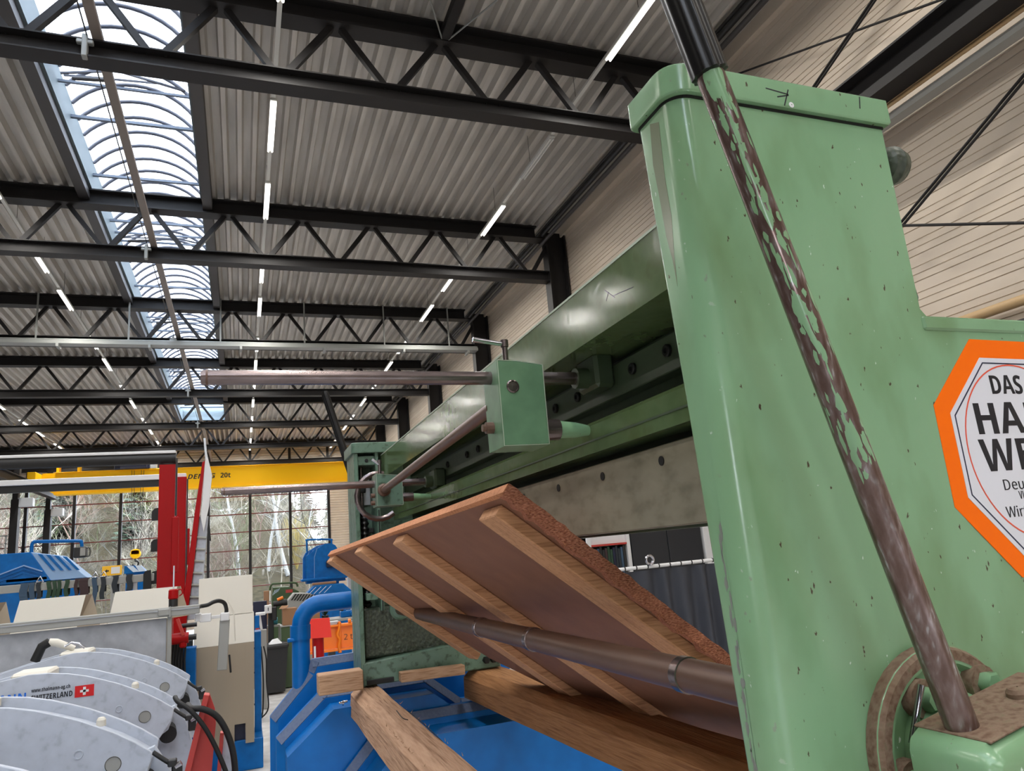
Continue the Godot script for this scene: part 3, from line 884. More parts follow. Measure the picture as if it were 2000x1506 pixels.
# ======================================================================
# overhead crane and red portals
# ======================================================================
func build_crane():
	var s := Shape.new()
	var c := thing("overhead_crane", "yellow overhead crane girder lettered 20t spanning before the gable glazing", "crane", Vector3(-1.3, 7.27, -41))
	s.bx(-8.6, 6.5, 7.32, 8.35, -41.3, -40.9, 0.01)
	s.prism([Vector2(-8.6, 7.32), Vector2(-8.6, 8.35), Vector2(-9.15, 8.35), Vector2(-9.15, 7.66)], 0.4, Transform3D(Basis(), Vector3(0, 0, -41.3)))
	part("girder", s, M.crane_yellow, c)
	s = Shape.new(); s.bx(-8.6, 6.5, 7.27, 7.32, -41.45, -40.75, 0.008); s.bx(-8.6, 6.5, 8.35, 8.38, -41.4, -40.8, 0.008); part("flange", s, M.crane_yellow, c)
	for x in [6.75, -9.35]:
		s = Shape.new(); s.bx(x - 0.18, x + 0.18, 7.885, 8.3, -42.2, -39.8, 0.02); part("end_carriage", s, M.crane_yellow, c)
	s = Shape.new(); s.bx(-6.0, -4.4, 8.38, 8.85, -41.6, -40.6, 0.03); s.cyl(Vector3(-5.7, 8.6, -40.5), Vector3(-4.5, 8.6, -40.5), 0.24, 14); part("trolley", s, M.navy, c)
	s = Shape.new(); s.bx(-4.4, -4.1, 8.4, 8.75, -41.4, -40.8, 0.02); part("gearbox", s, M.galvanised, c)
	for x in [-8.5, -7.6]:
		s = Shape.new(); s.bx(x - 0.06, x + 0.06, 8.38, 8.95, -41.3, -40.9); part("end_stop", s, M.crane_yellow, c)
	letters("lettering", "DEMAG", c, M.ink, Vector3(-2.66, 7.77, -40.895), 0.245, Basis(Vector3(1, 0, 0), Vector3(0.25, 1, 0), Vector3(0, 0, 1)), true, 1.1, 0, "Droid Sans", 0.01)
	letters("lettering", "20t", c, M.ink, Vector3(-1.06, 7.77, -40.895), 0.25, Basis(), true, 1.0, 0, "Droid Sans", 0.01)
	for x in [-5.2, -5.09, -4.76, -4.65]:
		s = Shape.new(); s.cyl(Vector3(x, 8.3, -40.62), Vector3(x + (0.12 if x < -5 else -0.06), 4.25, -40.62), 0.012, 5); part("rope", s, M.plastic_dark, c)
	s = Shape.new(); s.lathe([Vector2(0.001, -0.14), Vector2(0.2, -0.14), Vector2(0.24, -0.08), Vector2(0.24, 0.08), Vector2(0.2, 0.14), Vector2(0.001, 0.14)], Transform3D(Basis(Vector3.RIGHT, PI / 2), Vector3(-4.92, 4.15, -40.62)), 20); s.bx(-5.12, -4.72, 4.1, 4.34, -40.76, -40.48, 0.03)
	part("hook_block", s, M.crane_yellow, c)
	s = Shape.new()
	var pts: Array = []
	for i in 13:
		var a := lerpf(PI * 0.55, -PI * 0.95, i / 12.0)
		pts.append(Vector3(-4.9 + cos(a) * 0.13, 3.68 + sin(a) * 0.13, -40.62))
	pts.push_front(Vector3(-4.92, 3.95, -40.62))
	s.tube(pts, 0.045, 8); part("hook", s, M.plastic_dark, c)
	# red posts carrying long beams
	var p := thing("red_portal", "tall red steel post carrying a black beam with pale top, nearer of two", "portal", Vector3(-1.2, 0, -14), "red portals with long beams")
	s = Shape.new(); s.bx(-1.36, -1.31, 0, 4.81, -14.2, -14.0); s.bx(-1.31, -1.10, 0, 4.81, -14.05, -14.0); s.bx(-1.15, -1.1, 0, 4.81, -14.2, -14.05); part("post", s, M.red_paint, p)
	s = Shape.new(); s.bx(-1.14, -1.03, 2.93, 3.88, -14.0, -13.95, 0.01); part("cover_plate", s, M.red_paint, p)
	s = Shape.new(); s.cyl(Vector3(-9.0, 4.94, -14.08), Vector3(-1.10, 4.93, -14.08), 0.10, 20); part("beam", s, M.plastic_dark, p)
	s = Shape.new(); s.bx(-9.0, -1.10, 5.01, 5.06, -14.2, -13.98, 0.008); part("top_strip", s, M.white_paint, p)
	s = Shape.new(); s.bx(-1.095, -1.065, 3.9, 4.92, -14.0, -13.97); part("edge_rail", s, M.plastic_dark, p)
	for y in [3.95, 3.42, 2.88]:
		s = Shape.new()
		var d: Array = [Vector2(0, -0.12), Vector2(0, 0.12)]
		for i in 8: d.append(Vector2(-0.12 * sin(PI * i / 8.0 + 0.2) * 0.8, 0.12 * cos(PI * i / 8.0 + 0.2)))
		s.prism([Vector2(-1.36, y - 0.11), Vector2(-1.36, y + 0.11), Vector2(-1.42, y + 0.10), Vector2(-1.465, y + 0.05), Vector2(-1.465, y - 0.11)], 0.03, Transform3D(Basis(), Vector3(0, 0, -14.05))); part("stop_tab", s, M.rubber, p)
	p = thing("red_portal", "red steel post carrying a black beam with pale top, farther of two", "portal", Vector3(-1.2, 0, -18), "red portals with long beams")
	s = Shape.new(); s.bx(-1.42, -1.18, 0, 5.08, -18.15, -18.0, 0.01); part("post", s, M.red_paint, p)
	s = Shape.new(); s.bx(-1.17, -1.145, 2.2, 5.02, -18.05, -17.98); part("edge_rail", s, M.plastic_dark, p)
	s = Shape.new(); s.bx(-1.16, -1.10, 3.1, 3.9, -18.1, -18.0); part("side_plate", s, M.red_paint, p)
	s = Shape.new(); s.bx(-10, -1.2, 4.9, 5.05, -18.25, -18.15, 0.01); part("beam", s, M.plastic_dark, p)
	s = Shape.new(); s.bx(-10, -1.2, 5.05, 5.17, -18.3, -18.1, 0.01); part("top_strip", s, M.white_paint, p)
	# leaning red and white boom
	var b := thing("lifting_boom", "long leaning boom with a red side and worn white rollers beside the red posts", "boom", Vector3(-0.7, 0, -13.25))
	s = Shape.new(); s.prism([Vector2(-0.912, 2.161), Vector2(-1.1, 0.0), Vector2(-1.0, 0.0), Vector2(-0.827, 2.161), Vector2(-0.742, 2.903), Vector2(-0.657, 3.804), Vector2(-0.578, 4.726), Vector2(-0.620, 4.705), Vector2(-0.731, 3.846), Vector2(-0.822, 3.009)], 0.25, Transform3D(Basis(), Vector3(0, 0, -13.35)), 0.006); part("side_channel", s, M.red_paint, b)
	s = Shape.new(); s.prism([Vector2(-0.827, 2.161), Vector2(-0.636, 2.161), Vector2(-0.578, 3.009), Vector2(-0.519, 3.804), Vector2(-0.657, 3.804), Vector2(-0.742, 2.903)], 0.16, Transform3D(Basis(), Vector3(0, 0, -13.35)), 0.01); part("roller_bed", s, M.arm_white, b)
	s = Shape.new(); s.prism([Vector2(-0.636, 3.772), Vector2(-0.588, 3.539), Vector2(-0.509, 3.963), Vector2(-0.466, 4.482), Vector2(-0.546, 4.832), Vector2(-0.583, 4.705), Vector2(-0.615, 4.069)], 0.05, Transform3D(Basis(), Vector3(0, 0, -13.16)), 0.005); part("top_plate", s, M.white_paint, b)
	s = Shape.new(); s.bar(Vector3(-0.562, 4.769, -13.197), Vector3(-0.594, 5.129, -13.197), 0.035, 0.035); part("tip_bar", s, M.galvanised, b)
	s = Shape.new(); s.prism([Vector2(-0.546, 3.910), Vector2(-0.519, 3.910), Vector2(-0.477, 3.380), Vector2(-0.530, 3.433)], 0.05, Transform3D(Basis(), Vector3(0, 0, -13.25))); part("rubber_flap", s, M.rubber, b)
	for i in 7:
		var f := i / 7.0
		var q := Vector3(lerpf(-0.731, -0.604, f), lerpf(2.32, 3.645, f), -13.17)
		s = Shape.new(); s.cyl(q + Vector3(-0.074, 0.01, 0), q + Vector3(0.074, -0.01, 0), 0.022, 10); part("roller", s, M.rail_grey, b)

# ======================================================================
# the green press in front
# ======================================================================
func rounded(x0: float, x1: float, zf: float, zr: float, r: float, y: float) -> Array:
	# footprint with rounded front-left and rear-left corners, for loft rings that climb
	var p: Array = [Vector3(x1, y, zf), Vector3(x1, y, zr), Vector3(x0 + 0.008, y, zr)]
	for i in 4: p.append(Vector3(x0 + 0.008 - 0.008 * sin(PI / 2 * i / 3.0), y, zr + 0.008 - 0.008 * cos(PI / 2 * i / 3.0)))
	for i in 9:
		var a := PI / 2 * i / 8.0
		p.append(Vector3(x0 + r - r * cos(a), y, zf - r + r * sin(a)))
	return p

func hex_bolt(s: Shape, at: Vector3, dir: Vector3, r: float, h: float):
	s.tube([at, at + dir * h * 0.8, at + dir * h], [r, r, r * 0.82], 6)

func build_machine():
	var s := Shape.new()
	var m := thing("folding_press", "large green sheet metal press with chipped paint, steel stop rods and long hand levers", "machine", Vector3(0.9, 2.25, -2.2))
	# near side frame
	s.loft([rounded(0.535, 0.905, -0.70, -0.737, 0.030, 2.25), rounded(0.535, 0.900, -0.70, -0.768, 0.030, 3.0), rounded(0.535, 0.905, -0.70, -0.790, 0.028, 3.422)])
	s.smooth(35)
	var lo := Shape.new()
	lo.prism([Vector2(0.86, 2.25), Vector2(0.86, 3.30), Vector2(0.8985, 3.30), Vector2(0.8985, 3.16), Vector2(0.903, 3.135), Vector2(0.915, 3.122), Vector2(0.935, 3.118), Vector2(2.2, 3.118), Vector2(2.2, 2.25)], 0.07, Transform3D(Basis(), Vector3(0, 0, -0.7705)), 0.003)
	s.v.append_array(lo.v); s.n.append_array(lo.n); s.uv.append_array(lo.uv)
	var fr := part("side_frame", s, M.press_green, m, "near side frame with chipped paint")
	s = Shape.new()
	s.loft([rounded(0.528, 0.912, -0.692, -0.797, 0.034, 3.421), rounded(0.526, 0.914, -0.690, -0.799, 0.036, 3.424), rounded(0.526, 0.914, -0.690, -0.799, 0.036, 3.461), rounded(0.529, 0.911, -0.693, -0.796, 0.033, 3.464)])
	part("cap", s.smooth(35), M.press_green, fr)
	s = Shape.new()
	s.loft([rounded(0.5335, 0.9065, -0.6985, -0.7915, 0.031, 3.4165), rounded(0.5335, 0.9065, -0.6985, -0.7915, 0.031, 3.4205)])
	part("cap_gap_shade", s, M.black_edge, fr)  # black band puts the shade under the cap into colour
	s = Shape.new()
	for q in [[0.686, 3.445, 0.725, 3.441], [0.726, 3.449, 0.714, 3.422], [0.704, 3.434, 0.725, 3.440], [0.861, 3.459, 0.857, 3.439]]:
		s.bar(Vector3(q[0], q[1], -0.6899), Vector3(q[2], q[3], -0.6899), 0.0004, 0.0019, Vector3(0, 0, 1).cross(Vector3(q[2] - q[0], q[3] - q[1], 0)))
	part("pen_mark", s, M.ink, fr)
	s = Shape.new(); s.lathe([Vector2(0.001, 0.0006), Vector2(0.0035, 0.0004), Vector2(0.0045, 0)], Transform3D(Basis(Vector3.RIGHT, PI / 2), Vector3(0.727, 3.425, -0.69)), 10); part("paint_dab", s, M.white_paint, fr)
	s = Shape.new(); s.bx(0.90, 2.2, 3.100, 3.1205, -0.775, -0.6965, 0.003); part("ledge_strip", s, M.press_green, fr)
	s = Shape.new(); s.lathe([Vector2(0.001, 0.040), Vector2(0.016, 0.038), Vector2(0.026, 0.030), Vector2(0.031, 0.014), Vector2(0.028, 0.0), Vector2(0.015, -0.010), Vector2(0.015, -0.05)], Transform3D(Basis(Vector3(0, 0, 1), -PI / 2), Vector3(0.928, 3.376, -0.73)), 22); part("round_knob", s, M.cast_green, fr)
	s = Shape.new(); s.prism([Vector2(0.892, 3.142), Vector2(0.890, 3.204), Vector2(0.909, 3.203), Vector2(0.9165, 3.152), Vector2(0.912, 3.142)], 0.05, Transform3D(Basis(), Vector3(0, 0, -0.758)), 0.002); part("latch", s, M.old_green, fr)
	s = Shape.new(); s.bx(0.897, 0.910, 3.118, 3.14, -0.74, -0.712, 0.003); part("latch_pin", s, M.white_paint, fr)
	# bare patches rubbed along the rounded edge
	var rg := RandomNumberGenerator.new(); rg.seed = 12
	for i in 26:
		var y := 2.46 + i * 0.0155 + rg.randf_range(-0.004, 0.004)
		var zc := 0.7335 + rg.randf_range(-0.003, 0.004)
		var hw := rg.randf_range(0.0012, 0.0042)
		var hh := rg.randf_range(0.006, 0.014)
		var pl: Array = []
		for k in 9:
			var an := TAU * k / 9.0
			pl.append(Vector2(zc + cos(an) * hw * rg.randf_range(0.6, 1.2), y + sin(an) * hh * rg.randf_range(0.6, 1.2)))
		s = Shape.new(); s.prism(pl, 0.0003, Transform3D(Basis(Vector3(0, 0, -1), Vector3(0, 1, 0), Vector3(1, 0, 0)), Vector3(0.5348, 0, 0))); part("bare_patch", s, M.bare_grey, fr)
	# oily stain that has run down the narrow face
	s = Shape.new(); s.prism([Vector2(0.737, 3.40), Vector2(0.758, 3.41), Vector2(0.764, 3.35), Vector2(0.760, 3.30), Vector2(0.757, 3.24), Vector2(0.750, 3.20), Vector2(0.748, 3.165), Vector2(0.745, 3.21), Vector2(0.739, 3.26), Vector2(0.741, 3.32)], 0.0004, Transform3D(Basis(Vector3(0, 0, -1), Vector3(0, 1, 0), Vector3(1, 0, 0)), Vector3(0.5347, 0, 0))); part("oil_stain", s, M.stain_brown, fr)
	# sticker
	var st := Node3D.new(); st.name = "sticker"; st.position = Vector3(1.053, 2.92, -0.70) - m.position; m.add_child(st); st.set_meta("label", "orange octagonal sticker with white face")
	var oct := func(r: float, k: float) -> Array:
		var a: Array = []
		for i in 8: a.append(Vector2(1.053 + r * cos(PI / 8 + i * PI / 4 - 0.015), 2.92 + k * r * sin(PI / 8 + i * PI / 4 - 0.015)))
		return a
	s = Shape.new(); s.prism(oct.call(0.181, 1.0), 0.0008, Transform3D(Basis(), Vector3(0, 0, -0.7003))); part("border", s, M.sticker_orange, st)
	s = Shape.new(); s.prism(oct.call(0.151, 1.0), 0.0006, Transform3D(Basis(), Vector3(0, 0, -0.6995))); part("face", s, M.sticker_white, st)
	s = Shape.new()
	var o1: Array = oct.call(0.1435, 1.0); var o2: Array = oct.call(0.1415, 1.0)
	for i in 8:
		var j := (i + 1) % 8
		s.prism([o1[i], o1[j], o2[j], o2[i]], 0.0004, Transform3D(Basis(), Vector3(0, 0, -0.6989)))
	part("outline", s, M.sticker_blue, st)
	s = Shape.new()
	for i in 64:
		var a := TAU * i / 64; var b := TAU * (i + 1) / 64
		s.prism([Vector2(1.053 + 0.1215 * cos(a), 2.925 + 0.1255 * sin(a)), Vector2(1.053 + 0.1215 * cos(b), 2.925 + 0.1255 * sin(b)), Vector2(1.053 + 0.1195 * cos(b), 2.925 + 0.1235 * sin(b)), Vector2(1.053 + 0.1195 * cos(a), 2.925 + 0.1235 * sin(a))], 0.0004, Transform3D(Basis(), Vector3(0, 0, -0.6989)))
	part("ring", s, M.sticker_red, st)
	letters("lettering", "DAS", st, M.ink, Vector3(1.003, 3.006, -0.6987), 0.027, Basis(), true, 1.0, 0, "Droid Sans", 0.0004)
	letters("lettering", "HAND", st, M.ink, Vector3(0.954, 2.949, -0.6987), 0.044, Basis(), true, 1.22, 0, "Droid Sans", 0.0004)
	letters("lettering", "WERK", st, M.ink, Vector3(0.955, 2.897, -0.6987), 0.044, Basis(), true, 1.18, 0, "Droid Sans", 0.0004)
	letters("lettering", "Deutschlands", st, M.ink, Vector3(0.983, 2.870, -0.6987), 0.0145, Basis(), false, 1.22, 0, "Droid Sans", 0.0004)
	letters("lettering", "vielseitigster", st, M.ink, Vector3(1.011, 2.852, -0.6987), 0.0145, Basis(), false, 0.7, 0, "Droid Sans", 0.0004)
	letters("lettering", "Wirtschaftsbereich", st, M.ink, Vector3(0.978, 2.833, -0.6987), 0.0145, Basis(), false, 1.1, 0, "Droid Sans", 0.0004)
	# lever hub
	var hub := Node3D.new(); hub.name = "lever_hub"; hub.position = Vector3(0.77, 2.58, -0.67) - m.position; m.add_child(hub)
	s = Shape.new(); s.lathe([Vector2(0.115, 0.0), Vector2(0.115, 0.016), Vector2(0.110, 0.022), Vector2(0.096, 0.022), Vector2(0.090, 0.012), Vector2(0.07, 0.012), Vector2(0.062, 0.045), Vector2(0.001, 0.045)], Transform3D(Basis(Vector3.RIGHT, PI / 2), Vector3(0.778, 2.578, -0.70)), 40); part("flange", s, M.press_green, hub)
	s = Shape.new(); s.lathe([Vector2(0.1155, 0.001), Vector2(0.1155, 0.015), Vector2(0.1105, 0.0225), Vector2(0.0995, 0.0225)], Transform3D(Basis(Vector3.RIGHT, PI / 2), Vector3(0.778, 2.578, -0.70)), 40); part("worn_rim", s, M.dusty_brown, hub)
	s = Shape.new()
	for b in [[0.738, 2.640], [0.836, 2.643], [0.700, 2.56]]:
		s = Shape.new(); s.cyl(Vector3(b[0], b[1], -0.69), Vector3(b[0], b[1], -0.672), 0.022, 14)
		part("bolt_boss", s, M.dusty_brown, hub)
	for b in [[0.740, 2.641], [0.838, 2.644], [0.702, 2.56]]:
		s = Shape.new(); hex_bolt(s, Vector3(b[0], b[1], -0.673), Vector3(0, 0, 1), 0.0145, 0.014); part("bolt", s, M.press_green, hub)
	s = Shape.new(); s.prism([Vector2(0.690, 2.42), Vector2(0.672, 2.50), Vector2(0.664, 2.585), Vector2(0.664, 2.605), Vector2(0.669, 2.618), Vector2(0.682, 2.6255), Vector2(0.86, 2.656), Vector2(0.92, 2.62), Vector2(0.92, 2.42)], 0.105, Transform3D(Basis(), Vector3(0, 0, -0.652)), 0.014); part("lever_socket", s.smooth(60), M.press_green, hub)
	s = Shape.new(); s.bar(Vector3(0.682, 2.626, -0.60), Vector3(0.858, 2.6562, -0.60), 0.088, 0.003, Vector3.UP, 0.001); part("dusty_top", s, M.dusty_brown, hub)
	s = Shape.new(); s.lathe([Vector2(0.013, -0.004), Vector2(0.013, 0.006), Vector2(0.010, 0.010), Vector2(0.001, 0.011)], Transform3D(Basis(Vector3(0, 0, 1), 0.17), Vector3(0.795, 2.6455, -0.60)), 16); part("grease_cap", s, M.dusty_brown, hub)
	s = Shape.new(); s.cyl(Vector3(0.70, 2.60, -0.668), Vector3(0.722, 2.66, -0.660), 0.004, 8); part("split_pin", s, M.bright_steel, hub)
	# levers
	var lv := [[Vector3(0.708, 2.600, -0.60), Vector3(0.5165, 3.372, -0.60), 0.0165, 0.021], [Vector3(0.790, 2.60, -4.1), Vector3(0.588, 3.306, -4.1), 0.0165, 0.021]]
	for i in 2:
		var a: Vector3 = lv[i][0]; var b: Vector3 = lv[i][1]
		var d := (b - a).normalized()
		var l := Node3D.new(); l.name = "hand_lever" if i == 0 else "hand_lever_001"; l.position = a - m.position; m.add_child(l)
		l.set_meta("label", ["near worn steel lever with black grip", "far steel lever with black grip"][i])
		s = Shape.new(); s.tube([a - d * 0.03, a, a.lerp(b, 0.25), a.lerp(b, 0.5), a.lerp(b, 0.75), b + d * 0.02], lv[i][2], 32); part("rod", s, M.lever_brown, l)
		# remains of green paint, thicker towards the grip
		var ru := RandomNumberGenerator.new(); ru.seed = 31
		var sa := d.cross(Vector3(0, 0, 1)).normalized()
		s = Shape.new()
		for k in 210:
			var t := 1.0 - pow(ru.randf(), 1.5) * 0.62
			var th := (ru.randfn(0.95, 0.42) if ru.randf() < 0.6 else ru.randfn(2.9, 0.25))
			var hw := ru.randf_range(0.06, 0.26); var hl := ru.randf_range(0.005, 0.02) / a.distance_to(b)
			var at := func(tt: float, aa: float) -> Vector3: return a.lerp(b, minf(tt, 1.0)) + (sa * -cos(aa) + Vector3(0, 0, 1) * sin(aa)) * (lv[i][2] + 0.00025)
			var pts: Array = []
			for q in 10:
				var an := TAU * q / 10.0
				pts.append([t + sin(an) * hl * ru.randf_range(0.5, 1.3), th + cos(an) * hw * ru.randf_range(0.5, 1.3)])
			for q in 10:
				var p0: Vector3 = at.call(t, th); var p1: Vector3 = at.call(pts[q][0], pts[q][1]); var p2: Vector3 = at.call(pts[(q + 1) % 10][0], pts[(q + 1) % 10][1])
				var n0 := (p0 - a.lerp(b, t)).normalized(); var n1 := (sa * -cos(pts[q][1]) + Vector3(0, 0, 1) * sin(pts[q][1])); var n2 := (sa * -cos(pts[(q + 1) % 10][1]) + Vector3(0, 0, 1) * sin(pts[(q + 1) % 10][1]))
				if (p1 - p0).cross(p2 - p0).dot(n0) > 0: s.tri(p0, p1, p2, n0, n1, n2)
				else: s.tri(p0, p2, p1, n0, n2, n1)
		tag(part("paint_remains", s, M.press_green, l), "", "", "", "stuff")
		s = Shape.new()
		var side := d.cross(Vector3(0, 0, 1)).normalized()
		var rings: Array = []
		for q in [[-0.002, 0.8], [0.0, 1.0], [0.10, 1.0], [0.2, 1.0], [0.5, 1.0], [0.525, 0.8]]:
			var ring: Array = []
			for k in 60:
				var an := TAU * k / 60
				var rr: float = lv[i][3] * q[1] * (1.0 + 0.05 * cos(an * 10.0))
				ring.append(b + d * q[0] + (side * cos(an) - Vector3(0, 0, 1) * sin(an)) * rr)
			rings.append(ring)
		s.loft(rings); part("grip", s.smooth(50), M.grip_black, l)
	# upper beam
	s = Shape.new(); s.prism([Vector2(0.688, 3.262), Vector2(0.688, 3.381), Vector2(0.692, 3.385), Vector2(0.95, 3.385), Vector2(0.95, 3.262)], 2.97, Transform3D(Basis(), Vector3(0, 0, -3.758)), 0.0); part("upper_beam", s, M.beam_green, m)
	s = Shape.new(); s.bx(0.6865, 0.692, 3.3815, 3.3865, -3.758, -0.79)
	part("pale_edge", s, M.chip_glint_pale, m, "bare worn top edge of the beam with painted glint")  # scratched edge; glint on the chamfer put into the pale colour
	s = Shape.new()
	for q in [[3.341, -1.207, 3.313, -1.172], [3.318, -1.207, 3.332, -1.193], [3.318, -1.174, 3.307, -1.10]]:
		s.bar(Vector3(0.6878, q[0], q[1]), Vector3(0.6878, q[2], q[3]), 0.0012, 0.0004, Vector3(1, 0, 0))
	part("pen_mark", s, M.ink, m)
	s = Shape.new(); s.bx(0.84, 0.95, 2.86, 3.262, -3.758, -0.79); part("back_web", s, M.dark_green, m)
	s = Shape.new(); s.bx(0.80, 0.84, 3.165, 3.24, -3.75, -0.79, 0.002); part("clamp_rail", s, M.dark_green, m)
	for z in [-0.95, -1.18, -1.32, -1.60, -1.74, -2.02, -2.16, -2.44, -2.58, -2.86, -3.14, -3.42]:
		s = Shape.new(); s.lathe([Vector2(0.013, 0), Vector2(0.013, 0.006), Vector2(0.011, 0.008), Vector2(0.006, 0.008), Vector2(0.006, 0.003), Vector2(0.001, 0.003)], Transform3D(Basis(Vector3(0, 0, 1), PI / 2), Vector3(0.80, 3.208, z)), 14); part("bolt", s, M.black_edge, m)
	s = Shape.new(); s.prism([Vector2(0.74, 3.042), Vector2(0.74, 3.104), Vector2(0.748, 3.113), Vector2(0.84, 3.113), Vector2(0.84, 3.10), Vector2(0.81, 3.085), Vector2(0.81, 3.042)], 2.966, Transform3D(Basis(), Vector3(0, 0, -3.755))); part("lower_bar", s, M.beam_green, m)
	s = Shape.new(); s.bx(0.7385, 0.74, 3.068, 3.072, -3.75, -0.79); part("bar_groove", s, M.dark_green, m)
	s = Shape.new(); s.bx(0.762, 0.838, 2.865, 3.02, -3.755, -0.79, 0.002); part("blade_plate", s, M.blade_steel, m)
	for z in [-0.95, -1.197, -1.446, -1.693, -1.94, -2.19, -2.44, -2.69, -2.94, -3.19, -3.44]:
		s = Shape.new(); s.cyl(Vector3(0.7605, 2.990, z), Vector3(0.77, 2.990, z), 0.0095, 14); part("bolt_hole", s, M.black_edge, m)
	# stop rods and their blocks
	var rz := [-1.45, -2.95]; var ry := [3.2185, 3.1515]
	for i in 2:
		var z: float = rz[i]; var y: float = ry[i]
		s = Shape.new(); s.tube([Vector3(-0.073, y, z), Vector3(-0.069, y, z), Vector3(0.79, y, z)], [0.012, 0.0147, 0.0147], 20); part("stop_rod", s, M.rod_steel, m, ["near stop rod", "far stop rod with scale marks"][i])
		if i == 1:
			s = Shape.new()
			for k in 60: s.bx(-0.055 + k * 0.006, -0.052 + k * 0.006, y - 0.0175, y - 0.013, z - 0.004, z + 0.004)
			tag(part("scale_teeth", s, M.brown_steel, m), "", "", "", "stuff")
		s = Shape.new(); s.cyl(Vector3(-0.064, y, z), Vector3(-0.060, y, z), 0.0158, 20); part("rod_collar", s, M.brown_steel, m)
		s = Shape.new(); s.bx(0.75, 0.80, y - 0.03, y + 0.05, z - 0.05, z + 0.05, 0.008); s.cyl(Vector3(0.72, y, z), Vector3(0.80, y, z), 0.024, 16); part("rod_bracket", s, M.dark_green, m)
		var bk := Node3D.new(); bk.name = "stop_block" if i == 0 else "stop_block_001"; bk.position = Vector3(0.567, y - 0.1, z) - m.position; m.add_child(bk)
		s = Shape.new()
		if i == 0: s.prism([Vector2(0.515, 3.059), Vector2(0.514, 3.247), Vector2(0.56, 3.246), Vector2(0.621, 3.238), Vector2(0.620, 3.060)], 0.1, Transform3D(Basis(), Vector3(0, 0, -1.5)), 0.0025)
		else: s.prism([Vector2(0.507, 3.058), Vector2(0.508, 3.189), Vector2(0.614, 3.178), Vector2(0.614, 3.058)], 0.1, Transform3D(Basis(), Vector3(0, 0, -3.0)), 0.0025)
		part("body", s, M.block_green if i == 0 else M.old_green, bk)
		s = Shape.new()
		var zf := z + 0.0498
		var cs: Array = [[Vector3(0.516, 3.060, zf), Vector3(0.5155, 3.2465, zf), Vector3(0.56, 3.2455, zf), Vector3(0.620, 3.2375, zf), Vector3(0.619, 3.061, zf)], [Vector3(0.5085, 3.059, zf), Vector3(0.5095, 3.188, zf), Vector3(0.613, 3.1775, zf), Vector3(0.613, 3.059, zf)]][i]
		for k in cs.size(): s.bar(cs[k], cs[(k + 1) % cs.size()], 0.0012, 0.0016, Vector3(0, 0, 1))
		part("pale_edge", s, M.chip_glint_pale, bk)  # pale strips stand in for light caught on the bevelled edges
		var top: float = [3.243, 3.186][i]
		var hz := z
		var hx: float = [0.554, 0.532][i]
		s = Shape.new(); s.cyl(Vector3(hx, top - 0.004, hz), Vector3(hx, top + 0.055, hz), 0.0065, 10); s.cyl(Vector3(hx, top + 0.048, hz), Vector3(hx, top + 0.064, hz), 0.009, 10); part("clamp_screw", s, M.rod_steel, bk)
		s = Shape.new()
		if i == 0: s.tube([Vector3(0.480, 3.307, hz), Vector3(0.486, 3.306, hz), Vector3(0.555, 3.297, hz)], [0.006, 0.006, 0.005], 10)
		else: s.tube([Vector3(0.503, 3.254, hz), Vector3(0.508, 3.25, hz), Vector3(0.535, 3.228, hz)], [0.006, 0.006, 0.005], 10)
		part("clamp_handle", s, M.bright_steel, bk)
		if i == 0:
			s = Shape.new(); s.lathe([Vector2(0.0145, 0), Vector2(0.0145, 0.002), Vector2(0.012, 0.004), Vector2(0.0115, 0.002), Vector2(0.001, 0.0025)], Transform3D(Basis(Vector3.RIGHT, PI / 2), Vector3(0.546, 3.188, -1.4005)), 22); part("pin_head", s, M.rod_steel, bk)
			s = Shape.new(); s.cyl(Vector3(0.498, 3.109, -1.46), Vector3(0.516, 3.109, -1.46), 0.013, 12); s.cyl(Vector3(0.490, 3.109, -1.46), Vector3(0.50, 3.109, -1.46), 0.008, 10); part("side_screw", s, M.brown_steel, bk)
		else:
			for q in [3.075, 3.105]:
				s = Shape.new(); s.cyl(Vector3(0.492, q, -2.95), Vector3(0.509, q, -2.95), 0.009, 12); part("side_screw", s, M.brown_steel, bk)
		var sy: float = [3.10, 3.092][i]
		s = Shape.new(); s.cyl(Vector3(0.612, sy, z), Vector3(0.665, sy, z), 0.024 if i == 0 else 0.018, 20); part("spindle_nut", s, M.rod_steel, bk)
		s = Shape.new(); s.tube([Vector3(0.665, sy, z), Vector3(0.705, sy - 0.002, z), Vector3(0.745, sy - 0.004, z)], [0.020 if i == 0 else 0.015, 0.018 if i == 0 else 0.013, 0.011], 16); part("spindle", s, M.press_green, bk)
	s = Shape.new(); s.tube([Vector3(0.527, 3.160, -1.49), Vector3(0.537, 3.121, -2.905)], 0.0145, 18); part("tie_rod", s, M.brown_steel, m, "slanting tie rod between the stop blocks")
	s = Shape.new(); s.lathe([Vector2(0.026, 0), Vector2(0.026, 0.008), Vector2(0.018, 0.012), Vector2(0.001, 0.012)], Transform3D(Basis(Vector3.RIGHT, PI / 2), Vector3(0.537, 3.121, -2.90)), 20); part("tie_rod_washer", s, M.brown_steel, m)
	# far side frame, open towards us
	var ff := Node3D.new(); ff.name = "side_frame_001"; ff.position = Vector3(0.9, 2.25, -3.85) - m.position; m.add_child(ff); ff.set_meta("label", "far side frame with open casing")
	s = Shape.new(); s.bx(0.545, 1.25, 2.255, 3.42, -4.02, -3.93, 0.006); part("back_plate", s, M.old_green, ff)
	s = Shape.new(); s.bx(0.545, 0.567, 2.255, 3.40, -3.93, -3.752, 0.004); part("front_edge", s, M.old_green, ff)
	s = Shape.new(); s.bx(0.655, 0.672, 2.60, 3.40, -3.93, -3.752, 0.003); part("inner_rib", s, M.old_green, ff)
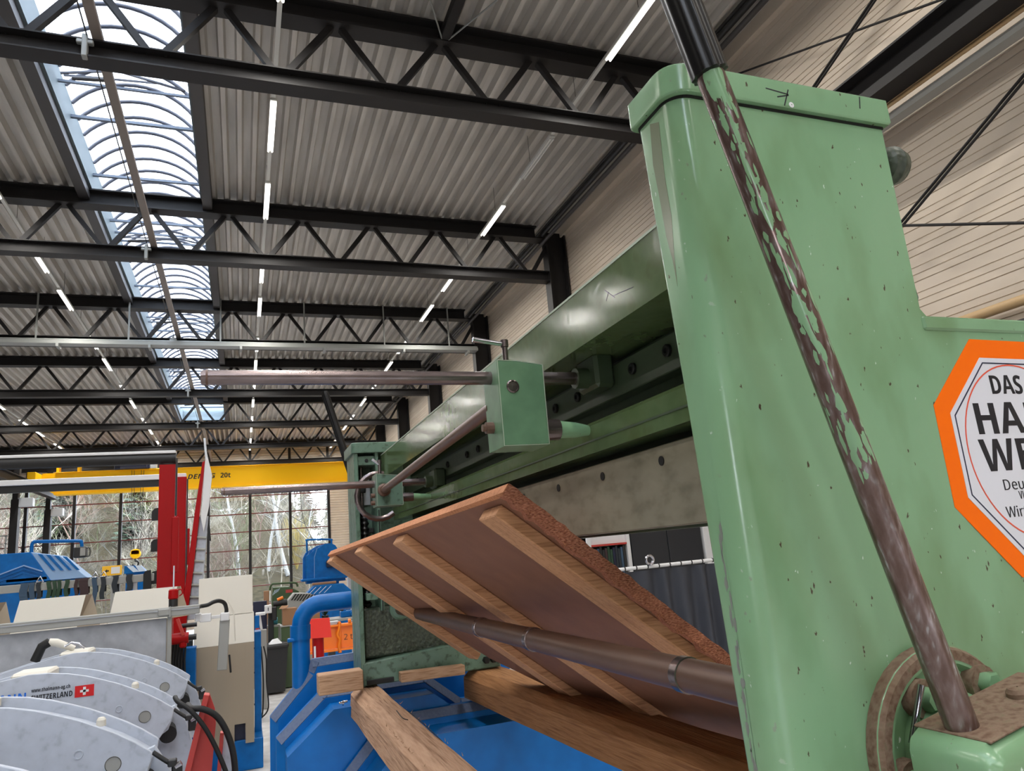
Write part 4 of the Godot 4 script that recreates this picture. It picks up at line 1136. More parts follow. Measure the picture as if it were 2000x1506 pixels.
	s = Shape.new(); s.loft([rounded(0.535, 0.93, -3.735, -4.035, 0.03, 3.398), rounded(0.533, 0.932, -3.733, -4.037, 0.03, 3.402), rounded(0.533, 0.932, -3.733, -4.037, 0.03, 3.448), rounded(0.536, 0.93, -3.737, -4.034, 0.03, 3.452)]); part("cap", s.smooth(35), M.old_green, ff)
	s = Shape.new(); s.bx(0.566, 0.656, 3.335, 3.385, -3.90, -3.765, 0.003); part("bearing_block", s, M.old_green, ff)
	s = Shape.new(); s.cyl(Vector3(0.612, 3.36, -3.766), Vector3(0.612, 3.36, -3.76), 0.009, 12); part("bearing_screw", s, M.black_edge, ff)
	s = Shape.new(); s.cyl(Vector3(0.592, 2.6, -3.84), Vector3(0.592, 3.335, -3.84), 0.011, 12); part("lead_screw", s, M.rod_steel, ff)
	s = Shape.new(); s.lathe([Vector2(0.022, 0), Vector2(0.024, 0.01), Vector2(0.024, 0.035), Vector2(0.018, 0.045), Vector2(0.012, 0.06), Vector2(0.012, 0.07)], Transform3D(Basis(), Vector3(0.592, 3.20, -3.84)), 18); part("coupling_nut", s, M.plastic_dark, ff)
	s = Shape.new()
	var prof: Array = []
	for i in 36: prof.append(Vector2(0.026 if i % 2 else 0.017, 2.62 + i * 0.0135))
	s.lathe(prof, Transform3D(Basis(), Vector3(0.600, 0, -3.84)), 18); part("bellows", s, M.grip_black, ff)
	s = Shape.new(); s.bx(0.58, 0.65, 3.14, 3.30, -3.93, -3.918, 0.002); part("lit_plate", s, M.galvanised, ff)  # light on the inner plate put into a pale finish
	s = Shape.new(); s.bx(0.62, 0.648, 2.99, 3.015, -3.91, -3.83, 0.003); part("clip", s, M.black_edge, ff)
	s = Shape.new(); s.bx(0.57, 1.24, 2.375, 2.615, -3.93, -3.80, 0.01); part("cast_panel", s, M.cast_green, ff)
	s = Shape.new(); s.prism([Vector2(0.55, 2.257), Vector2(0.55, 2.362), Vector2(0.97, 2.395), Vector2(1.20, 2.375), Vector2(1.262, 2.33), Vector2(1.262, 2.257)], 0.19, Transform3D(Basis(), Vector3(0, 0, -3.94)), 0.006); part("foot", s, M.old_green, ff)
	s = Shape.new(); s.bx(0.568, 0.70, 2.262, 2.285, -3.748, -3.735, 0.002); part("dark_clamp", s, M.black_edge, ff)
	for b in [1.18, 1.22, 1.25]:
		s = Shape.new(); hex_bolt(s, Vector3(b, 2.30, -3.75), Vector3(0, 0, 1), 0.018, 0.03); part("bolt", s, M.black_edge, ff)
	s = Shape.new(); s.bx(0.585, 0.645, 2.655, 2.69, -3.86, -3.77, 0.003); part("lug", s, M.old_green, ff)
	s = Shape.new(); s.bx(0.66, 0.665, 2.60, 3.10, -3.75, -3.745); part("cable_duct", s, M.black_edge, ff)
	s = Shape.new()
	var pts: Array = []
	for i in 15:
		var a := lerpf(PI * 0.42, PI * 1.72, i / 14.0)
		pts.append(Vector3(0.578 + cos(a) * 0.098, 3.128 + sin(a) * 0.102, -3.25))
	s.tube(pts, 0.0125, 12); part("flexible_hose", s, M.rod_steel, m)
	# shaft under the blade
	s = Shape.new(); s.tube([Vector3(0.757, 2.599, -3.80), Vector3(0.757, 2.599, -0.79)], 0.030, 24); part("cross_shaft", s, M.brown_steel, m)
	s = Shape.new(); s.lathe([Vector2(0.03, 0), Vector2(0.055, 0.0), Vector2(0.055, 0.02), Vector2(0.045, 0.03), Vector2(0.03, 0.03)], Transform3D(Basis(Vector3.RIGHT, PI / 2), Vector3(0.757, 2.599, -3.80)), 22); part("shaft_flange", s, M.old_green, m)
	for z in [-2.42, -1.95, -1.20]:
		s = Shape.new(); s.lathe([Vector2(0.03, -0.012), Vector2(0.0325, -0.011), Vector2(0.0325, 0.011), Vector2(0.03, 0.012)], Transform3D(Basis(Vector3.RIGHT, PI / 2), Vector3(0.757, 2.599, z)), 24); part("shaft_collar", s, M.rod_steel, m)

func build_chute():
	# sloping board with battens on its underside
	var q := Vector3(0.7918, -0.6090, -0.0461).normalized()
	var v := Vector3(-0.0914, -0.0435, -0.9949).normalized()
	var n := v.cross(q).normalized()
	if n.y < 0: n = -n
	var B := Vector3(0.5663, 2.9823, -1.512)
	var X := Transform3D(Basis(q, v, q.cross(v)), B)
	var up := signf(q.cross(v).dot(n))
	var t := thing("sloping_board", "brown wooden board with battens underneath, sloping below the press blade with a splintered sawn edge", "board", B)
	var s := Shape.new()
	var th := 0.02
	var base := X.translated(n * -th if up > 0 else Vector3.ZERO)
	s.prism([Vector2(0, 0.004), Vector2(1.9, 0.12), Vector2(1.46, 0.82), Vector2(1.12, 1.52), Vector2(0.86, 1.80), Vector2(0.10, 1.937), Vector2(0, 1.937)], th, base, 0.0)
	part("panel", s, M.board_brown, t)
	# pale front edge
	s = Shape.new(); s.prism([Vector2(-0.012, 0.0), Vector2(0.001, 0.0), Vector2(0.001, 1.937), Vector2(-0.012, 1.937)], th + 0.004, X.translated(n * (-th - 0.002) if up > 0 else n * -0.002)); part("front_edge", s, M.board_edge, t)
	# splintered near edge
	var rng := RandomNumberGenerator.new(); rng.seed = 3
	s = Shape.new()
	var lo: Array = []; var hi: Array = []
	for i in 90:
		var u := i / 89.0 * 1.85 - 0.012
		lo.append(B + q * u + v * (u * 0.061) - v * rng.randf_range(0.0, 0.012) - n * (0.026 + rng.randf_range(0, 0.010)))
		hi.append(B + q * u + v * (u * 0.061) - v * rng.randf_range(0.004, 0.010) + n * rng.randf_range(0.0, 0.004))
	for i in 89:
		s.quad(lo[i], lo[i + 1], hi[i + 1], hi[i])
		var mid: Vector3 = v * 0.02
		s.quad(hi[i], hi[i + 1], hi[i + 1] + mid, hi[i] + mid)
		s.quad(lo[i + 1], lo[i], lo[i] + mid, lo[i + 1] + mid)
	part("sawn_edge", s, M.rough_edge, t, "reddish splintered sawn edge")
	s = Shape.new()
	for i in 46:
		var u := rng.randf_range(0.05, 0.9)
		var p := B + q * u + v * (u * 0.061) - n * rng.randf_range(0.018, 0.03)
		s.tube([p, p - v * rng.randf_range(0.004, 0.016) + q * rng.randf_range(-0.01, 0.01) - n * rng.randf_range(0, 0.012)], [0.0018, 0.0005], 4, false)
	tag(part("splinters", s, M.board_edge, t), "", "", "", "stuff")
	for b in [[0.07, 0.17, 0.02, 1.75], [0.79, 0.89, 0.012, 1.45], [1.29, 1.39, 0.0, 1.2], [1.82, 1.925, 0.0, 0.82]]:
		s = Shape.new()
		s.prism([Vector2(b[2], b[0]), Vector2(b[3], b[0]), Vector2(b[3], b[1]), Vector2(b[2], b[1])], 0.032, X.translated(n * (-th - 0.032)) if up > 0 else X.translated(n * th), 0.003)
		part("batten", s, M.batten_wood, t)

func skid_shape(xa: float, xb: float, za: float, zb: float, sl: float, seed_: int) -> Shape:
	var rng := RandomNumberGenerator.new(); rng.seed = seed_
	var s := Shape.new()
	var rings: Array = []
	for i in 15:
		var f := i / 14.0
		var z := lerpf(za, zb, f)
		var dx := sl * f
		var ring: Array = []
		for p in [[xa, 2.115], [xb, 2.11], [xb + 0.004, 2.22], [xb - 0.018, 2.25], [xa + 0.045, 2.252], [xa + 0.006, 2.215]]:
			ring.append(Vector3(p[0] + dx + rng.randf_range(-0.004, 0.004), p[1] + rng.randf_range(-0.003, 0.0), z))
		rings.append(ring)
	s.loft(rings)
	return s

func build_skids_and_hood():
	var s: Shape
	var t := thing("timber_skid", "rough pale squared timber under the outer foot of the press, running towards the camera", "timber beam", Vector3(0.57, 2.11, -2), "timbers under the press")
	s = skid_shape(0.500, 0.640, -3.87, -0.35, 0.0, 8); part("beam", s.smooth(25), M.timber, t)
	s = Shape.new(); s.tube(curve([Vector3(0.643, 2.222, -3.35), Vector3(0.640, 2.236, -3.0), Vector3(0.643, 2.229, -2.7), Vector3(0.642, 2.218, -2.4), Vector3(0.644, 2.208, -2.15)], 5), 0.0016, 5); part("crack", s, M.black_edge, t)
	s = Shape.new(); s.tube(curve([Vector3(0.585, 2.2515, -3.1), Vector3(0.578, 2.2515, -2.95), Vector3(0.588, 2.2515, -2.9)], 4), 0.0018, 5); part("crack", s, M.black_edge, t)
	s = Shape.new()
	var rng := RandomNumberGenerator.new(); rng.seed = 21
	for i in 40:
		var z := rng.randf_range(-3.4, -1.9)
		var sd := rng.randf() < 0.6
		var p := Vector3(0.640 if sd else 0.51, 2.238, z)
		s.tube([p, p + Vector3(rng.randf_range(-0.006, 0.012) * (1.0 if sd else -1.0), rng.randf_range(0, 0.012), rng.randf_range(-0.015, 0.015))], [0.0015, 0.0004], 4, false)
	tag(part("splinters", s, M.timber, t), "", "", "", "stuff")
	t = thing("timber_skid", "brown squared timber under the inner foot of the press, below the sloping board", "timber beam", Vector3(1.2, 2.09, -2), "timbers under the press")
	s = skid_shape(1.085, 1.29, -3.87, -0.35, 0.17, 9); part("beam", s.smooth(25), M.timber_brown, t)
	s = Shape.new(); s.bx(0.334, 0.540, 2.258, 2.348, -3.76, -3.66, 0.004); s.box(Vector3(0.44, 2.303, -3.71), Vector3(0.01, 0.01, 0.01))
	tag(part("wood_block", s, M.timber_cross), "short pale wood block against the outer edge of the far press frame", "wood block")
	s = Shape.new(); s.bar(Vector3(0.722, 2.285, -3.70), Vector3(1.045, 2.279, -3.70), 0.06, 0.046, Vector3.UP, 0.003)
	tag(part("wood_strip", s, M.timber_cross), "thin wood strip lying along the foot of the far press frame", "wood strip")
	# ribbed blue hood
	var h := thing("blue_hood", "large blue ribbed machine hood with chamfered plates and a bent tube rail, under the timbers", "machine hood", Vector3(0.8, 0, -4.2))
	var ribs := [
		[[Vector2(0.14, 0), Vector2(0.14, 2.09), Vector2(0.335, 2.295), Vector2(0.36, 2.35), Vector2(1.3, 2.37), Vector2(1.5, 2.2), Vector2(1.5, 0)], -4.36, 0.06],
		[[Vector2(0.16, 0), Vector2(0.16, 2.03), Vector2(0.385, 2.225), Vector2(0.93, 2.228), Vector2(1.12, 2.075), Vector2(1.7, 2.04), Vector2(1.7, 0)], -4.12, 0.06],
		[[Vector2(0.34, 0), Vector2(0.34, 1.76), Vector2(0.665, 2.095), Vector2(1.66, 2.095), Vector2(1.9, 1.92), Vector2(1.9, 0)], -3.88, 0.07],
	]
	for i in 3:
		s = Shape.new(); s.prism(ribs[i][0], ribs[i][2] + 0.06, Transform3D(Basis(), Vector3(0, 0, ribs[i][1] - 0.02)), 0.04)
		part("rib_plate", s, M.blue_paint, h)
		var pl: Array = ribs[i][0]
		var zf: float = ribs[i][1] + ribs[i][2] + 0.04
		for k in range(1, pl.size() - 2):
			var e: Vector2 = (pl[k + 1] - pl[k]).normalized()
			var no := Vector2(-e.y, e.x)
			var inw := Vector3(-no.x, -no.y, 0)
			var a := Vector3(pl[k].x, pl[k].y, zf - 0.02) + inw * 0.018
			var b := Vector3(pl[k + 1].x, pl[k + 1].y, zf - 0.02) + inw * 0.018
			s = Shape.new(); s.bar(a, b, 0.004, 0.052, (inw + Vector3(0, 0, 1)).normalized())
			part("dusty_edge", s, M.blue_dusty, h)
	s = Shape.new(); s.prism([Vector2(0.2, 0), Vector2(0.2, 1.98), Vector2(0.42, 2.16), Vector2(0.92, 2.16), Vector2(1.1, 2.02), Vector2(1.6, 2.0), Vector2(1.6, 0)], 0.5, Transform3D(Basis(), Vector3(0, 0, -4.34))); part("shell", s, M.blue_paint, h)
	s = Shape.new(); s.prism([Vector2(0.42, 0), Vector2(0.42, 1.75), Vector2(0.70, 2.03), Vector2(1.6, 2.03), Vector2(1.8, 1.88), Vector2(1.8, 0)], 0.3, Transform3D(Basis(), Vector3(0, 0, -3.86))); part("shell", s, M.blue_paint, h)
	s = Shape.new()
	var pts: Array = [Vector3(0.302, 1.5, -4.30 + 0.16), Vector3(0.305, 2.44, -4.14)]
	pts = [Vector3(0.300, 1.9, -4.32), Vector3(0.306, 2.50, -4.32)]
	for i in 7:
		var a := PI - PI / 2 * i / 6.0
		pts.append(Vector3(0.306 + 0.11 + cos(a) * 0.11, 2.53 + sin(a) * 0.11, -4.32))
	pts.append(Vector3(1.2, 2.645, -4.32)); pts.append(Vector3(1.25, 2.645, -4.32))
	s.tube(pts, 0.048, 20); part("tube_rail", s, M.blue_paint, h)
	s = Shape.new(); s.cyl(Vector3(0.303, 2.46, -4.32), Vector3(0.304, 2.535, -4.32), 0.055, 20); s.box(Vector3(0.258, 2.463, -4.30), Vector3(0.05, 0.02, 0.04), 0.004); part("rail_sleeve", s, M.blue_paint, h)
	s = Shape.new(); s.cyl(Vector3(0.44, 2.19, -3.80), Vector3(0.48, 2.195, -3.80), 0.006, 8); s.cyl(Vector3(0.455, 2.19, -3.80), Vector3(0.462, 2.19, -3.80), 0.012, 8); part("latch_bolt", s, M.bright_steel, h)

# ======================================================================
# machines on the floor, far side
# ======================================================================
func P(z: float) -> Transform3D: return Transform3D(Basis(), Vector3(0, 0, z))

func arm_outline(inset := 0.0) -> Array:
	var a: Array = []
	for p in [Vector2(-2.7, 1.93), Vector2(-2.25, 2.04), Vector2(-1.96, 2.098), Vector2(-1.756, 2.126), Vector2(-1.60, 2.12), Vector2(-1.45, 2.096), Vector2(-1.30, 2.055), Vector2(-1.17, 2.006), Vector2(-1.05, 1.958), Vector2(-0.93, 1.898), Vector2(-0.806, 1.832), Vector2(-0.70, 1.764), Vector2(-0.600, 1.690), Vector2(-0.586, 1.672), Vector2(-0.594, 1.618), Vector2(-0.612, 1.565)]:
		a.append(p - Vector2(inset * 0.3, inset))
	a.append(Vector2(-0.70 - inset * 0.3, 1.44)); a.append(Vector2(-1.05, 1.36)); a.append(Vector2(-2.7, 1.30))
	return a

func build_left_side():
	var s: Shape
	# ---- white machine with curved arms
	var t := thing("folding_machine", "white folding machine with a row of curved clamping arms and a red flag sticker", "machine", Vector3(-1.8, 0, -7))
	var zs := [-4.2, -6.0, -7.77, -9.62]
	for i in 4:
		var z: float = zs[i]
		var a := Node3D.new(); a.name = "clamping_arm" if i == 0 else "clamping_arm_%03d" % i; a.position = Vector3(-1.8, 1.3, z) - t.position; t.add_child(a)
		for k in 2:
			s = Shape.new(); s.prism(arm_outline(), 0.035, P(z - 0.035 - 0.445 * k), 0.004); part("side_plate", s, M.arm_white, a)
		s = Shape.new(); s.prism(arm_outline(0.07), 0.41, P(z - 0.445)); part("arm_core", s, M.arm_white, a)
		s = Shape.new()
		s.lathe([Vector2(0.001, 0.0), Vector2(0.047, 0.0), Vector2(0.049, 0.002), Vector2(0.052, 0.0)], Transform3D(Basis(Vector3.RIGHT, PI / 2), Vector3(-0.824, 1.642, z + 0.001)), 28); part("pivot_cover", s, M.rail_grey, a)
		s = Shape.new(); s.lathe([Vector2(0.0475, -0.004), Vector2(0.0475, 0.0045), Vector2(0.0505, 0.0045), Vector2(0.0505, -0.004)], Transform3D(Basis(Vector3.RIGHT, PI / 2), Vector3(-0.824, 1.642, z)), 28); part("pivot_seam", s, M.plastic_dark, a)
		s = Shape.new(); s.lathe([Vector2(0.022, 0.0), Vector2(0.024, 0.006), Vector2(0.029, 0.006), Vector2(0.031, 0.0)], Transform3D(Basis(Vector3.RIGHT, PI / 2), Vector3(-1.035, 1.74, z)), 22); part("plug_ring", s, M.arm_white, a)
		s = Shape.new(); s.lathe([Vector2(0.001, 0.04), Vector2(0.02, 0.036), Vector2(0.03, 0.02), Vector2(0.032, -0.02)], Transform3D(Basis(), Vector3(-0.925, 1.90, z - 0.13)), 16); part("cap_knob", s, M.cream, a)
		# lower jaw behind the tip
		s = Shape.new(); s.prism([Vector2(-0.72, 1.62), Vector2(-0.60, 1.66), Vector2(-0.50, 1.50), Vector2(-0.44, 1.30), Vector2(-0.42, 1.0), Vector2(-0.9, 1.0)], 0.05, P(z - 0.36), 0.006); part("jaw_plate", s, M.arm_white, a)
		s = Shape.new(); s.cyl(Vector3(-0.66, 1.45, z - 0.30), Vector3(-0.64, 1.44, z - 0.12), 0.075, 22); part("bushing", s, M.rubber, a)
		s = Shape.new(); s.tube([Vector3(-0.60, 1.64, z - 0.2), Vector3(-0.54, 1.59, z - 0.2), Vector3(-0.49, 1.55, z - 0.2)], 0.016, 10); s.box(Vector3(-0.47, 1.55, z - 0.2), Vector3(0.06, 0.05, 0.06), 0.008); s.box(Vector3(-0.44, 1.48, z - 0.22), Vector3(0.07, 0.11, 0.06), 0.01); part("coupling", s, M.plastic_dark, a)
		s = Shape.new(); s.cyl(Vector3(-0.45, 1.52, z - 0.19), Vector3(-0.41, 1.54, z - 0.19), 0.02, 12); part("fitting", s, M.bright_steel, a)
		s = Shape.new(); s.bx(-1.9, -1.6, 2.05, 2.14, z - 0.43, z - 0.05, 0.02); part("top_block", s, M.cream, a)
		if i == 3:
			s = Shape.new(); s.tube([Vector3(-2.16, 2.07, z - 0.2), Vector3(-2.10, 2.22, z - 0.2), Vector3(-2.03, 2.26, z - 0.2)], 0.05, 14); part("cylinder", s, M.rubber, a)
			s = Shape.new(); s.tube([Vector3(-2.03, 2.26, z - 0.2), Vector3(-1.96, 2.245, z - 0.2), Vector3(-1.78, 2.16, z - 0.2)], [0.04, 0.045, 0.03], 12); part("lug", s, M.cream, a)
			s = Shape.new(); s.tube([Vector3(-1.86, 2.20, z - 0.1), Vector3(-1.80, 2.235, z - 0.1), Vector3(-1.72, 2.215, z - 0.1), Vector3(-1.66, 2.16, z - 0.1)], 0.014, 8); part("hydraulic_line", s, M.bright_steel, a)
	var b: Node3D = t.get_node("clamping_arm_002")
	letters("lettering", "www.thalmann-ag.ch", b, M.ink, Vector3(-1.722, 1.966, -7.766), 0.030, Basis(), true, 0.69, 0, "Droid Sans", 0.001)
	letters("lettering", "SWITZERLAND", b, M.ink, Vector3(-1.722, 1.905, -7.766), 0.044, Basis(), true, 0.76, 0, "Droid Sans", 0.001)
	letters("lettering", "THALMANN", b, M.text_blue, Vector3(-1.752, 1.91, -7.766), 0.072, Basis(), true, 0.95, 2, "Droid Sans", 0.001)
	s = Shape.new(); s.bx(-1.389, -1.239, 1.886, 1.982, -7.769, -7.766); part("flag", s, M.flag_red, b, "small red flag with white cross")
	s = Shape.new(); s.bx(-1.348, -1.28, 1.924, 1.944, -7.766, -7.765); s.bx(-1.325, -1.303, 1.90, 1.968, -7.766, -7.765); part("flag_cross", s, M.white_paint, b)
	s = Shape.new(); s.bx(-3.6, -1.1, 0.0, 1.5, -10.4, -3.6, 0.03); part("bed", s, M.panel_grey, t)
	# ---- red beam and hoses
	t = thing("red_girder", "faded red slanted steel girder beside the tips of the white arms", "girder", Vector3(-0.35, 0, -7.0))
	s = Shape.new(); s.bar(Vector3(-0.275, 1.872, -7.0), Vector3(-0.56, 0.7, -7.0), 0.13, 0.045, Vector3(1, 0, 0), 0.004); part("flange", s, M.red_faded, t)
	s = Shape.new(); s.prism([Vector2(-0.258, 1.872), Vector2(-0.213, 1.74), Vector2(-0.205, 1.62), Vector2(-0.24, 1.2), Vector2(-0.36, 0.7), Vector2(-0.53, 0.7)], 0.02, P(-7.05)); part("web", s, M.red_faded, t)
	s = Shape.new(); s.bar(Vector3(-0.155, 1.55, -7.02), Vector3(-0.22, 0.7, -7.02), 0.10, 0.03, Vector3(1, 0, 0), 0.003); part("rear_flange", s, M.red_faded, t)
	s = Shape.new(); s.prism([Vector2(-0.14, 1.53), Vector2(-0.08, 1.45), Vector2(-0.08, 0.7), Vector2(-0.20, 0.7)], 0.02, P(-7.06)); part("side_plate", s, M.arm_white, t)
	s = Shape.new(); s.bx(-0.7, 0.0, 0.0, 0.72, -7.2, -6.9, 0.01); part("base", s, M.blue_paint, t)
	var hs := [[Vector3(-0.52, 1.88, -7.0), Vector3(-0.49, 1.852, -6.92), Vector3(-0.40, 1.783, -6.88), Vector3(-0.303, 1.66, -6.88), Vector3(-0.2245, 1.518, -6.88), Vector3(-0.152, 1.35, -6.88), Vector3(-0.08, 1.15, -6.88)], [Vector3(-0.44, 1.76, -7.3), Vector3(-0.387, 1.78, -6.95), Vector3(-0.30, 1.767, -6.92), Vector3(-0.199, 1.70, -6.92), Vector3(-0.125, 1.58, -6.92), Vector3(-0.074, 1.426, -6.92), Vector3(-0.051, 1.246, -6.92), Vector3(-0.05, 1.0, -6.92)]]
	for i in 2:
		s = Shape.new(); s.tube(curve(hs[i], 6), [0.019, 0.025][i], 12)
		tag(part("hydraulic_hose", s, M.rubber), ["thinner black hose crossing diagonally in front of the red girder", "thicker black hose arching over the red girder"][i], "hose", "hoses over the red girder")
	# ---- guard panel with rail
	t = thing("machine_guard", "wide grey sheet panel under a grey aluminium rail behind the white arms", "panel", Vector3(-1.8, 0, -10.6))
	s = Shape.new(); s.bx(-4.6, -0.905, 0.9, 2.352, -10.66, -10.64, 0.003); part("sheet", s, M.panel_grey, t)
	s = Shape.new(); s.bar(Vector3(-4.6, 2.428, -10.6), Vector3(-0.513, 2.424, -10.6), 0.10, 0.112, Vector3.UP, 0.006); part("rail", s, M.rail_grey, t)
	s = Shape.new(); s.bar(Vector3(-4.6, 2.45, -10.545), Vector3(-0.513, 2.446, -10.545), 0.012, 0.012); part("rail_groove", s, M.panel_grey, t)
	s = Shape.new(); s.bx(-0.895, -0.845, 0, 2.40, -10.68, -10.6, 0.006); part("post", s, M.rail_grey, t)
	s = Shape.new(); s.bx(-4.6, -4.5, 0, 2.40, -10.68, -10.6, 0.006); part("post", s, M.rail_grey, t)
	s = Shape.new(); s.bx(-1.00, -0.86, 2.385, 2.47, -10.56, -10.52, 0.01); s.bx(-0.87, -0.85, 2.36, 2.49, -10.55, -10.515, 0.004); part("clamp", s, M.rail_grey, t)
	# hanging control unit on the rail end
	t = thing("control_arm", "hanging grey control unit on a jointed arm before the cream cabinet", "control unit", Vector3(-0.25, 1.6, -10.9))
	s = Shape.new(); s.bx(-0.573, -0.50, 2.26, 2.36, -10.85, -10.7, 0.008); s.bx(-0.52, -0.38, 2.24, 2.345, -10.88, -10.75, 0.008); s.bx(-0.38, -0.27, 2.27, 2.31, -10.85, -10.8, 0.004); part("joint", s, M.white_paint, t)
	s = Shape.new(); s.bx(-0.27, -0.155, 2.225, 2.33, -10.98, -10.82, 0.012); s.cyl(Vector3(-0.21, 2.285, -10.82), Vector3(-0.21, 2.285, -10.805), 0.02, 14); part("swivel_head", s, M.white_paint, t)
	s = Shape.new(); s.prism([Vector2(-0.276, 2.236), Vector2(-0.150, 2.232), Vector2(-0.182, 1.595), Vector2(-0.308, 1.60)], 0.12, P(-10.98), 0.008); part("housing", s, M.rail_grey, t)
	s = Shape.new(); s.prism([Vector2(-0.20, 2.49), Vector2(-0.19, 2.49), Vector2(-0.095, 2.307), Vector2(-0.078, 1.93), Vector2(-0.09, 1.93), Vector2(-0.11, 2.28)], 0.3, P(-11.3)); part("side_sheet", s, M.cream, t)
	s = Shape.new(); s.bar(Vector3(-0.157, 1.78, -10.9), Vector3(-0.137, 1.55, -10.9), 0.025, 0.02, Vector3.UP, 0.004); part("grip", s, M.rubber, t)
	s = Shape.new(); s.tube(curve([Vector3(-0.53, 2.44, -10.6), Vector3(-0.509, 2.449, -10.7), Vector3(-0.422, 2.458, -10.72), Vector3(-0.352, 2.487, -10.74), Vector3(-0.281, 2.493, -10.78), Vector3(-0.219, 2.455, -10.84), Vector3(-0.195, 2.378, -10.9), Vector3(-0.195, 2.33, -10.9)], 5), 0.026, 12); part("cable_hose", s, M.rubber, t)
	# ---- cream sloped covers
	for i in 3:
		var x0: float = [-2.83, -1.705, -3.9][i]; var x1: float = [-2.121, -0.98, -3.15][i]
		t = thing("sloped_cover", ["sloped cream machine cover behind the rail, with its grey end cheek showing", "sloped cream machine cover behind the rail, next to the red posts", "sloped cream machine cover behind the rail, cut off by the picture edge"][i], "cover", Vector3((x0 + x1) / 2, 1.2, -11.6), "cream sloped covers")
		s = Shape.new()
		var a := [Vector3(x0, 2.30, -11.5), Vector3(x1 + 0.05, 2.30, -11.5), Vector3(x1 + 0.12, 2.72, -11.62), Vector3(x0 + 0.06, 2.72, -11.62)]
		s.quad(a[0], a[1], a[2], a[3])
		s.quad(a[3], a[2], a[2] + Vector3(0, 0, -0.2), a[3] + Vector3(0, 0, -0.2))
		part("front_sheet", s, M.cream, t)
		s = Shape.new()
		s.quad(a[1], a[1] + Vector3(0.22, 0, -0.35), a[2] + Vector3(0.02, 0, -0.35), a[2])
		part("end_cheek", s, M.cabinet_taupe, t)
		s = Shape.new()
		s.quad(a[0] + Vector3(0, 0, -0.35), a[0], a[3], a[3] + Vector3(0, 0, -0.35))
		part("end_cheek", s, M.cabinet_taupe, t)
		s = Shape.new(); s.bx(x0 - 0.02, x1 + 0.02, 0.0, 2.32, -11.95, -11.52, 0.01); part("body", s, M.cabinet_taupe, t)
	t = thing("warning_beacon", "red beacon with bent handle on a dark foot standing on the grey rail", "beacon", Vector3(-0.836, 2.484, -10.62))
	s = Shape.new(); s.lathe([Vector2(0.048, 2.572), Vector2(0.062, 2.592), Vector2(0.059, 2.688), Vector2(0.048, 2.702), Vector2(0.001, 2.704)], Transform3D(Basis(), Vector3(-0.830, 0, -10.62)), 20); part("lens", s, M.red_paint, t)
	s = Shape.new(); s.cyl(Vector3(-0.830, 2.484, -10.62), Vector3(-0.830, 2.575, -10.62), 0.055, 18); part("foot", s, M.plastic_dark, t)
	s = Shape.new(); s.tube(curve([Vector3(-0.78, 2.69, -10.62), Vector3(-0.74, 2.69, -10.62), Vector3(-0.725, 2.64, -10.62), Vector3(-0.76, 2.61, -10.62)], 4), 0.008, 8); part("handle", s, M.red_paint, t)
	s = Shape.new(); s.bx(-0.838, -0.822, 2.70, 3.0, -10.63, -10.61); part("rod", s, M.galvanised, t)
	# ---- red hydraulic unit between panel and cabinet
	t = thing("hydraulic_unit", "red cylinder with bracket and hanging black hoses between panel and cream cabinet", "hydraulic unit", Vector3(-0.8, 0, -11.7))
	s = Shape.new(); s.cyl(Vector3(-0.93, 2.01, -11.6), Vector3(-0.70, 2.01, -11.6), 0.075, 20); s.box(Vector3(-0.77, 1.93, -11.6), Vector3(0.09, 0.1, 0.1), 0.02); part("cylinder", s, M.red_paint, t)
	s = Shape.new(); s.bar(Vector3(-0.845, 2.28, -11.55), Vector3(-0.765, 2.05, -11.55), 0.05, 0.04); part("bracket", s, M.red_faded, t)
	s = Shape.new(); s.cyl(Vector3(-0.80, 2.17, -11.7), Vector3(-0.60, 2.17, -11.7), 0.03, 14); s.cyl(Vector3(-0.70, 2.01, -11.6), Vector3(-0.60, 2.01, -11.6), 0.04, 14); part("shaft", s, M.plastic_dark, t)
	for x in [-0.895, -0.86, -0.82, -0.785, -0.745]:
		s = Shape.new(); s.tube([Vector3(x, 1.93, -11.7), Vector3(x - 0.01, 1.7, -11.68), Vector3(x + 0.01, 1.2, -11.7)], 0.014, 8); part("hose", s, M.rubber, t)
	s = Shape.new(); s.bx(-0.78, -0.62, 0.0, 1.85, -12.1, -11.85, 0.01); part("blue_frame", s, M.blue_paint, t)
	s = Shape.new(); s.bx(-1.1, -0.68, 0.0, 1.93, -12.3, -12.1, 0.01); part("dark_frame", s, M.plastic_dark, t)
	# ---- cream cabinet
	t = thing("machine_cabinet", "tall cream and taupe machine cabinet with sloping upper doors and a cut-out at its foot", "cabinet", Vector3(-0.25, 0, -12.4))
	s = Shape.new()
	s.bx(-0.668, -0.10, 0.382, 1.797, -12.22, -12.2, 0.003); s.bx(0.052, 0.174, 0.382, 1.797, -12.22, -12.2, 0.003); s.bx(-0.104, 0.056, 0.66, 1.797, -12.2195, -12.2005)
	part("lower_door", s, M.cabinet_taupe, t)
	s = Shape.new(); s.bx(-0.66, 0.166, 0.5, 2.2, -12.9, -12.36, 0.004); part("body", s, M.cream, t)
	s = Shape.new(); s.bx(-0.10, 0.05, 0.38, 0.68, -12.4, -12.3); part("recess", s, M.navy, t)
	s = Shape.new()
	s.prism([Vector2(12.20, 1.80), Vector2(12.30, 2.215), Vector2(12.9, 2.215), Vector2(12.9, 1.80)], 0.845, Transform3D(Basis(Vector3(0, 0, -1), Vector3(0, 1, 0), Vector3(1, 0, 0)), Vector3(-0.668, 0, 0)), 0.003); part("sloped_door", s, M.cream, t)
	s = Shape.new()
